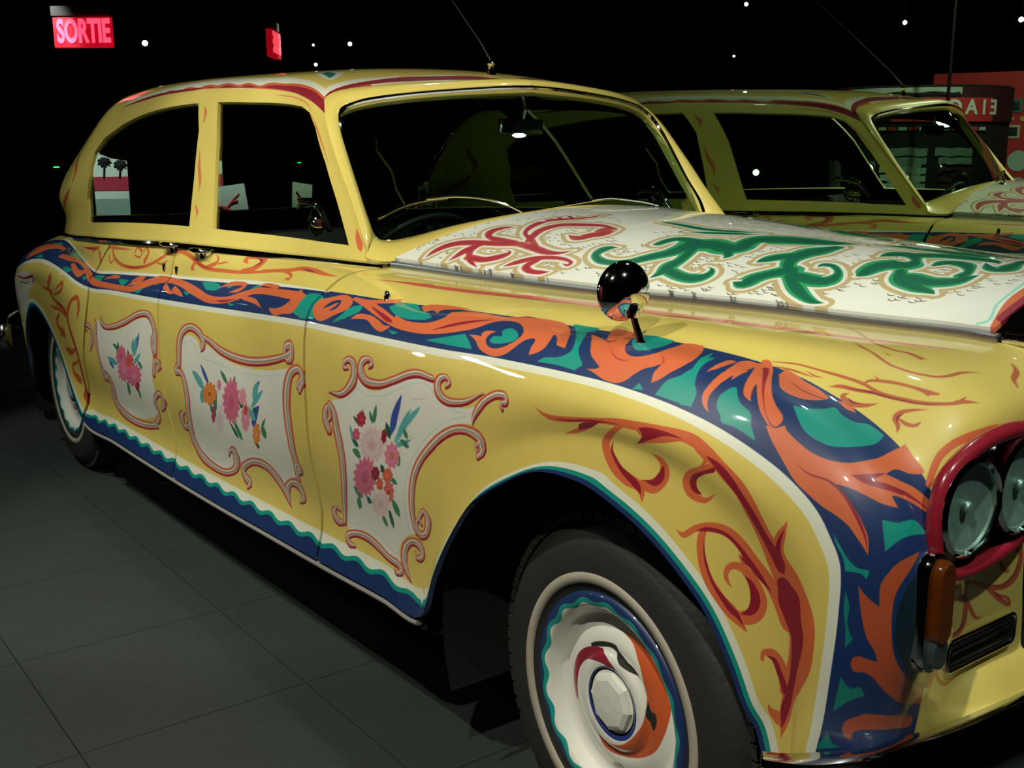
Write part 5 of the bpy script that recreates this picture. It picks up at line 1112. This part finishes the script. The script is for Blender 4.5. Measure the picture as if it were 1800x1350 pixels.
wiper([(-1.268, -.65, 1.245), (-1.269, -.572, 1.274), (-1.262, -.5, 1.288), (-1.25, -.43, 1.294)], [(-1.262, -.5, 1.288), (-1.241, -.414, 1.294), (-1.213, -.332, 1.286), (-1.183, -.271, 1.268), (-1.155, -.236, 1.248)], (-1.135, -.23, 1.248))
wiper([(-1.145, -.161, 1.257), (-1.129, -.075, 1.267), (-1.115, .0, 1.276), (-1.105, .08, 1.281)], [(-1.115, -.0, 1.276), (-1.10, .06, 1.281), (-1.083, .116, 1.275), (-1.063, .169, 1.267), (-1.043, .211, 1.256)], (-1.03, .215, 1.258))
bm = bmesh.new(); b_lathe(bm, [(.016, -.012), (.016, .004), (.009, .008), (.009, .018), (.013, .026), (.009, .034), (.004, .038), (0, .04)], 20, Matrix.Translation((-1.604, 0, 1.695))); ant = bm_obj('aerial', bm, M_CHR, car)
bm = bmesh.new(); b_tube(bm, [(-1.604, 0, 1.73), (-1.67, 0, 1.80), (-1.85, 0, 1.96), (-2.2, 0, 2.26)], [.0035, .002, .0015, .001], 6); bm_obj('aerial_rod', bm, M_BLK, ant)

# ------------------------------------------------------------ inside
M_LINING = mat('roof_lining', '#12110f', .95, noise=(50, .1))
def seat(name, x, y0, y1, hb):
    s = bpy.data.objects.new(name, None); COL.objects.link(s); s.parent = car
    bm = bmesh.new(); b_box(bm, x, x+.52, y0, y1, .50, .72, .05); bm_obj('seat_cushion', bm, M_LEATHER, s)
    bm = bmesh.new(); b_box(bm, -.07, .07, y0, y1, 0, hb-.66, .05, Matrix.Translation((x, 0, .66)) @ Matrix.Rotation(-.16, 4, 'Y')); bm_obj('seat_back', bm, M_LEATHER, s)
seat('front_seat', -2.05, -.66, -.02, 1.17); seat('front_seat', -2.05, .02, .66, 1.17); seat('rear_seat', -3.55, -.62, .62, 1.02)
bm = bmesh.new(); b_box(bm, -1.36, -1.12, -.66, .66, .95, 1.155, .03); db = bm_obj('dashboard', bm, M_WOOD, car)
for y in (-.42, -.30, 0, .3):
    bm = bmesh.new(); b_lathe(bm, [(.035, 0), (.035, .012), (.028, .014), (.0, .010)], 24, Matrix.Translation((-1.36, y, 1.05)) @ Matrix.Rotation(-PI/2, 4, 'Y')); bm_obj('dial', bm, M_CHRD, db)
sw = bpy.data.objects.new('steering_wheel', None); COL.objects.link(sw); sw.parent = car; sw.location = (-1.52, -.35, 1.08); sw.rotation_euler = (0, -.95, 0)
bm = bmesh.new(); b_tube(bm, [(.205*math.cos(2*PI*k/40), .205*math.sin(2*PI*k/40), 0) for k in range(40)], .010, 8, closed=True); bm_obj('rim', bm, M_BLK, sw, auto=False)
for a in (0, 2.1, 4.2):
    bm = bmesh.new(); b_tube(bm, [(0, 0, -.02), (.205*math.cos(a), .205*math.sin(a), 0)], .008, 6); bm_obj('spoke', bm, M_BLK, sw)
bm = bmesh.new(); b_lathe(bm, [(.035, -.03), (.035, 0), (.02, .01), (0, .01)], 20); bm_obj('horn_push', bm, M_BLK, sw)
rm = bpy.data.objects.new('rear_view_mirror', None); COL.objects.link(rm); rm.parent = car
bm = bmesh.new(); b_box(bm, -.012, .012, -.095, .095, -.026, .026, .008, Matrix.Translation((-1.44, 0, 1.515)) @ Matrix.Rotation(.15, 4, 'Z')); bm_obj('mirror_body', bm, M_CHRD, rm)
bm = bmesh.new(); b_tube(bm, [(-1.44, .01, 1.535), (-1.43, .01, 1.57), (-1.43, 0, 1.61)], .005, 8); bm_obj('bracket', bm, M_CHR, rm)
bm = bmesh.new(); b_box(bm, -4.4, -1.2, -.80, .80, .42, .50, .01); bm_obj('cabin_floor', bm, M_LINING, car)
bm = bmesh.new(); b_box(bm, -4.10, -4.02, -.62, .62, .5, 1.0, .01); bm_obj('rear_bulkhead', bm, M_LINING, car)
def f_catch():
    s = bpy.data.objects.new('quarterlight_catch', None); COL.objects.link(s); s.parent = car
    bm = bmesh.new(); b_tube(bm, [(-1.64, -.70, 1.270), (-1.61, -.70, 1.292), (-1.55, -.70, 1.292), (-1.50, -.70, 1.278), (-1.47, -.70, 1.245), (-1.44, -.705, 1.215)], [.009, .013, .015, .012, .008, .008], 10); bm_obj('handle', bm, M_CHR, s)
    bm = bmesh.new(); b_lathe(bm, [(.040, 0), (.042, .008), (.03, .018), (0, .024)], 24, Matrix.Translation((-1.53, -.695, 1.235)) @ Matrix.Rotation(PI/2, 4, 'X')); bm_obj('round_plate', bm, M_CHR, s)
    return s
both_tree(f_catch)

# ------------------------------------------------------------ things round the hall
def text_bm(txt, size, depth, bold=0.0):
    cu = bpy.data.curves.new('t', 'FONT'); cu.body = txt; cu.size = size; cu.extrude = depth; cu.align_x = 'CENTER'; cu.align_y = 'CENTER'; cu.offset = bold
    o = bpy.data.objects.new('t', cu); COL.objects.link(o); dg = bpy.context.evaluated_depsgraph_get()
    me = bpy.data.meshes.new_from_object(o.evaluated_get(dg)); bm = bmesh.new(); bm.from_mesh(me)
    bpy.data.objects.remove(o); bpy.data.curves.remove(cu); bpy.data.meshes.remove(me); return bm
def text_obj(name, txt, size, m, parent, mtx, bold=0.0, depth=.002, stretch=1.0, narrow=1.0):
    bm = text_bm(txt, size, depth, bold); T_ = Matrix.Diagonal((narrow, stretch, 1, 1))
    for v in bm.verts: v.co = mtx @ T_ @ v.co
    return bm_obj(name, bm, m, parent, smooth=False)
# exit sign
M_EXR = mat('exit_red', '#7a0a1c', .5, emit='#ff1030', estr=.4); M_EXL = mat('exit_letters', '#ff5070', .5, emit='#ff4a68', estr=1.3)
M_GREY = mat('grey_box', '#3a3a36', .7, noise=(10, .1))
ex = root('exit_sign', (-6.42, .10, 2.05), 'glowing red SORTIE exit sign hanging in the dark at upper left', 'sign', rz=-.76)
XM = Matrix(((0, 0, 1, 0), (1, 0, 0, 0), (0, 1, 0, 0), (0, 0, 0, 1)))     # text plane x->Y, y->Z, z->X
bm = bmesh.new(); b_box(bm, -.05, .0, -.20, .20, .03, .225, .006); bm_obj('housing', bm, M_EXR, ex)
text_obj('letters', 'SORTIE', .175, M_EXL, ex, Matrix.Translation((.002, .015, .128)) @ XM, .006, .003, 1.18, .66)
bm = bmesh.new(); b_box(bm, -.09, -.01, -.215, .19, .235, .30, .006); bm_obj('mounting_box', bm, M_GREY, ex)
bm = bmesh.new(); b_tube(bm, [(-.05, 0, .30), (-.05, 0, 2.95)], .008, 8); bm_obj('rod', bm, M_WALL, ex)
# banner seen through the rear window
M_PAP = mat('poster_paper', '#b9c4bb', .8, noise=(4, .05)); M_RD = mat('poster_red', '#b82a2c', .8); M_MAG = mat('poster_magenta', '#a3203c', .8); M_BK = mat('poster_black', '#0d0f0e', .8); M_SEA = mat('poster_grey_green', '#7d938b', .8, noise=(6, .1))
bn = root('poster_banner', (-6.95, .33, 0), 'white standing banner with red lettering and two palm trees, behind the rear side window', 'banner', rz=-.35)
bm = bmesh.new(); b_box(bm, -.015, 0, -.07, .17, .30, 1.50, .002); bm_obj('panel', bm, M_PAP, bn)
text_obj('red_lettering', 'TA', .14, M_RD, bn, Matrix.Translation((.003, .05, 1.42)) @ XM @ Matrix.Rotation(-.12, 4, 'Z'), .008)
bm = bmesh.new(); b_box(bm, 0, .003, -.07, .17, 1.11, 1.21); bm_obj('magenta_strip', bm, M_MAG, bn, smooth=False)
bm = bmesh.new(); b_box(bm, 0, .003, -.07, .17, .92, 1.05); bm_obj('sea_strip', bm, M_SEA, bn, smooth=False)
for yy, zz in ((.0, 1.32), (.11, 1.30)):
    bm = bmesh.new(); b_tube(bm, [(.004, yy, 1.2), (.004, yy+.012, zz)], .006, 6)
    for k in range(9):
        a = 2*PI*k/9; b_tube(bm, [(.004, yy+.012, zz), (.004, yy+.012+.03*math.cos(a), zz+.026*math.sin(a)+.004), (.004, yy+.012+.05*math.cos(a), zz+.035*math.sin(a)-.006)], [.008, .009, .002], 5)
    bm_obj('palm_tree', bm, M_BK, bn)
bm = bmesh.new(); b_box(bm, -.12, .12, -.24, .22, 0, .02, .004); b_box(bm, -.03, -.015, -.03, .03, .02, 1.0); bm_obj('foot', bm, M_GREY, bn)
cd = root('caption_board', (-5.45, .80, 0), 'small white board with a red drawing, seen through the front door window', 'board', rz=-.3)
bm = bmesh.new(); b_box(bm, -.006, 0, -.12, .12, .98, 1.19, .002, Matrix.Rotation(.12, 4, 'X')); bm_obj('board', bm, M_PAP, cd)
bm = bmesh.new()
for a, b, c_ in (((-.02, .99), (.03, 1.05), .012), ((.03, 1.05), (.06, 1.08), .008), ((-.02, .99), (-.11+.03, 1.0), .016), ((-.05, .985), (.0, .975), .018), ((.0, 1.02), (.05, 1.035), .012)):
    b_tube(bm, [(.003, a[0]-.12, a[1]+.05), (.003, b[0]-.12, b[1]+.05)], c_*.6, 6)
bm_obj('red_drawing', bm, M_RD, cd)
bm = bmesh.new(); b_tube(bm, [(-.01, 0, 0), (-.01, 0, 1.0)], .01, 8); b_box(bm, -.12, .12, -.12, .12, 0, .012, .003); bm_obj('stand', bm, M_GREY, cd)
# standby lights
for i, (p, lb) in enumerate((((-6.9, -.02, 1.30), 'tiny green standby light left of the car roof pillar'), )):
    g = root('standby_light', (-6.5, -.12, 0), lb, 'light')
    bm = bmesh.new(); b_tube(bm, [(0, 0, 0), (0, 0, 1.26)], .012, 8); b_box(bm, -.06, .06, -.06, .06, 0, .02, .004); b_box(bm, -.02, .01, -.03, .03, 1.26, 1.33, .004); bm_obj('post', bm, M_WALL, g)
    bm = bmesh.new(); b_box(bm, .01, .014, -.018, .018, 1.292, 1.299); bm_obj('green_led', bm, mat('green_led', '#20c040', .4, emit='#20ff50', estr=2.5), g, smooth=False)

# ceiling lamps whose pinpoints show in the mirror, plus lamps added for bright dots
M_LED = mat('lamp_face', '#ffffff', .3, emit='#e9fff4', estr=30); M_CAN = mat('lamp_can', '#101010', .5, .6)
def can_lamp(p, aim, r, label, group=None, ceil=5.0, name='spotlight', base=None):
    s = root(name, p, label, 'lamp', group)
    q = (Vector(aim)-Vector(p)).to_track_quat('Z', 'Y').to_matrix().to_4x4()
    bm = bmesh.new(); b_lathe(bm, [(0, -.16), (r*1.1, -.15), (r*1.25, -.02), (r*1.25, .02), (r*1.05, .02), (r*1.0, 0)], 20, q); bm_obj('lamp_can', bm, M_CAN, s)
    bm = bmesh.new(); b_lathe(bm, [(r, 0), (0, .002)], 20, q); bm_obj('lamp_face', bm, M_LED, s)
    bm = bmesh.new()
    if base is None: b_tube(bm, [(0, 0, .05), (0, 0, ceil-p[2])], .012, 6)
    else: b_tube(bm, [(0, 0, -p[2]), (0, 0, -.05)], .015, 6); b_box(bm, -.15, .15, -.15, .15, -p[2], -p[2]+.02)
    bm_obj('rod', bm, M_CAN, s); return s
GL = [((-16.35, -5.0, 3.03), .07, 'ceiling spotlight seen as a pinpoint just right of the exit sign'),
      ((-14.47, -7.0, 3.02), .03, 'faint upper pinpoint spotlight above the first roof, left of its red point'),
      ((-13.56, -7.0, 2.99), .05, 'pinpoint spotlight above the red point of the roof'),
      ((-12.05, -5.0, 2.51), .035, 'pinpoint spotlight nearest above the front left roof edge'),
      ((-6.37, -7.0, 3.07), .035, 'pinpoint spotlight at the very top edge, right of the aerial'),
      ((-6.51, -7.0, 2.47), .02, 'faintest pinpoint spotlight, over the roof of the mirrored car'),
      ((-4.39, -7.0, 2.73), .035, 'pinpoint spotlight at upper right, left of the corner one'),
      ((-3.16, -7.0, 2.68), .04, 'pinpoint spotlight in the upper right corner')]
for p, r, lb in GL: can_lamp(p, (p[0]*.25, 1.5, 2.0), r*.62, lb, 'ceiling spotlights shown as pinpoints in the mirror')
can_lamp((-2.19, -2.30, 1.628), (-.9, 1.5, 1.62), .075, 'large added lamp that makes the glare in the windscreen of the second car', name='added_hanging_lamp')  # added lamp, stands in for a highlight on the windscreen glass
can_lamp((-3.60, -2.25, 1.22), (-1.6, 1.5, 1.35), .022, 'added stand lamp that makes the left bright dot in the second car window', base=1, name='added_stand_lamp')  # added out of view to make a bright dot in the mirrored window
can_lamp((-2.72, -2.25, 1.25), (-1.1, 1.5, 1.35), .05, 'added stand lamp that makes the right bright dot, beside the second car pillar', base=1, name='added_stand_lamp')  # second added stand lamp, makes the dot beside the mirrored pillar
# display wall facing the mirror
M_BRED = mat('display_red', '#b5302c', .7, noise=(3, .06)); M_TEAL = mat('display_teal', '#1f6d5c', .6, noise=(6, .1)); M_DK = mat('display_dark', '#0b1a17', .6); M_CR = mat('display_cream', '#b9b48a', .7); M_YL = mat('display_yellow', '#d8b82a', .7); M_PALE = mat('display_pale', '#9fc3ae', .7, noise=(5, .05))
dw = root('display_wall', (-1.9, -4.35, 0), 'tall red display wall with rows of small square windows, mirrored at the right edge', 'display')
bm = bmesh.new(); b_box(bm, -1.15, 1.3, -.05, 0, .0, 2.02, .004); bm_obj('panel', bm, M_BRED, dw)
YM = Matrix(((-1, 0, 0, 0), (0, 0, 1, 0), (0, 1, 0, 0), (0, 0, 0, 1)))   # readable from +Y
for zz, n0, mt_, ring in ((1.74, 0, M_TEAL, M_TEAL), (1.53, 0, M_CR, M_CR)):
    for k in range(11):
        x = -1.05+k*.20
        bm = bmesh.new(); b_box(bm, x-.055, x+.055, 0, .008, zz-.055, zz+.055, .003); f = bm_obj('window', bm, mt_ if k % 4 else M_CR, dw)
        bm = bmesh.new(); b_box(bm, x-.035, x+.035, .008, .011, zz-.035, zz+.035, .002); bm_obj('pane', bm, M_DK, f)
for k in range(30):
    bm = bmesh.new(); r_ = .022 if k % 6 == 3 else .012; b_lathe(bm, [(r_, 0), (r_, .006), (0, .008)], 10, Matrix.Translation((-1.12+k*.082, 0, 1.635)) @ Matrix.Rotation(-PI/2, 4, 'X')); bm_obj('yellow_stud', bm, M_YL, dw)
for k, (x, z, r_) in enumerate(((-.63, 1.29, .08), (-.39, 1.29, .085), (-.64, 1.08, .08), (-.38, 1.07, .085), (-.14, 1.30, .08), (-.88, 1.28, .08), (-.13, 1.06, .08))):
    bm = bmesh.new(); b_lathe(bm, [(r_, 0), (r_, .006), (0, .007)], 36, Matrix.Translation((x, 0, z)) @ Matrix.Rotation(-PI/2, 4, 'X')); bm_obj('pale_disc', bm, M_PALE if k % 2 else M_TEAL, dw)
# round kiosk
KX, KY, KR = -2.85, -3.55, .69
ki = root('round_kiosk', (KX, KY, 0), 'round kiosk with red and white bands and wavy striped sheets, mirrored above the roof', 'kiosk')
def arc_band(name, m, a0, a1, z0, z1, r, wav=0, parent=ki, ph=0, nw=2):
    bm = bmesh.new(); n = max(4, int(abs(a1-a0)/.06)); A, B = [], []
    for i in range(n+1):
        a = a0+(a1-a0)*i/n; w = wav*math.sin(2*PI*nw*i/n+ph)
        A.append(bm.verts.new((r*math.cos(a), r*math.sin(a), z0+w))); B.append(bm.verts.new((r*math.cos(a), r*math.sin(a), z1+w)))
    for i in range(n): bm.faces.new((A[i], A[i+1], B[i+1], B[i]))
    return bm_obj(name, bm, m, parent, label=None)
bm = bmesh.new(); b_lathe(bm, [(KR*.98, 0), (KR*.98, 1.60), (KR*1.0, 1.60), (KR*1.0, 1.86), (KR*.96, 1.87), (0, 1.87)], 48); bm_obj('drum', bm, M_BK, ki)
M_KP = mat('kiosk_pale', '#9fb3a4', .7, noise=(9, .25)); M_KG = mat('kiosk_grey_print', '#7f8f86', .7, noise=(60, .5)); M_KM = mat('kiosk_maroon', '#3a1216', .7, noise=(6, .3))
arc_band('red_band', M_BRED, 3.14, 2.05, 1.79, 1.85, KR+.004); arc_band('white_edge', M_KP, 3.14, 3.0, 1.79, 1.85, KR+.006)
arc_band('pale_band', M_KP, 2.05, .78, 1.80, 1.85, KR+.004); arc_band('dark_landscape', M_BK, 1.9, .80, 1.79, 1.815, KR+.006, .006, nw=3)
arc_band('maroon_band', M_KM, .78, 0, 1.77, 1.85, KR+.004); arc_band('red_title_band', M_BRED, 1.5, .36, 1.60, 1.775, KR+.005); arc_band('maroon_end', M_KM, .36, 0, 1.60, 1.775, KR+.005)
for ch, a in (('E', .36), ('I', .50), ('A', .66), ('O', .86), ('S', 1.06)):
    ca, sa = math.cos(a), math.sin(a)
    mt = Matrix(((-sa, 0, ca, (KR+.008)*ca), (ca, 0, sa, (KR+.008)*sa), (0, 1, 0, 1.70), (0, 0, 0, 1)))
    text_obj('letter', ch, .15, mat('kiosk_white', '#cfd6cc', .7), ki, mt, .004, .001)
for k in range(12):
    a = 1.75-.11*k; arc_band('dotted_piece', M_KP if k % 2 else M_BRED, a, a-.09, 1.535, 1.56, KR+.004)
for a0, a1, m0 in ((1.60, 1.10, M_KP), (.98, .60, M_KG)):
    arc_band('print_block', M_KG, a0+.04, a1, 1.345, 1.405, KR+.004, .005); arc_band('print_block', M_KG, a0, a1, 1.285, 1.335, KR+.004, .005)
    for k in range(6): arc_band('wavy_stripe', m0 if m0 is M_KP else M_KM, a0-.03*k*.5, a1, 1.215-k*.062, 1.26-k*.062, KR+.004, .006, ph=k*.7)
for k in range(4): arc_band('pale_poster', M_KG, 3.0-.5*k, 2.65-.5*k, .5, 1.3, KR+.004)

# ------------------------------------------------------------ lamps of the gallery, and the spot added for the banner
def spot(i, loc, tgt, w, cone, rad, col):
    d = bpy.data.lights.new('gallery_or_added_spot', 'SPOT'); d.energy = w; d.spot_size = math.radians(cone); d.spot_blend = .35
    d.shadow_soft_size = rad; d.color = col
    o = bpy.data.objects.new('gallery_or_added_spot', d); COL.objects.link(o); o.location = loc
    o.rotation_euler = (Vector(tgt)-Vector(loc)).to_track_quat('-Z', 'Y').to_euler(); return o
for i, a in enumerate(LIGHTS): spot(i, *a)
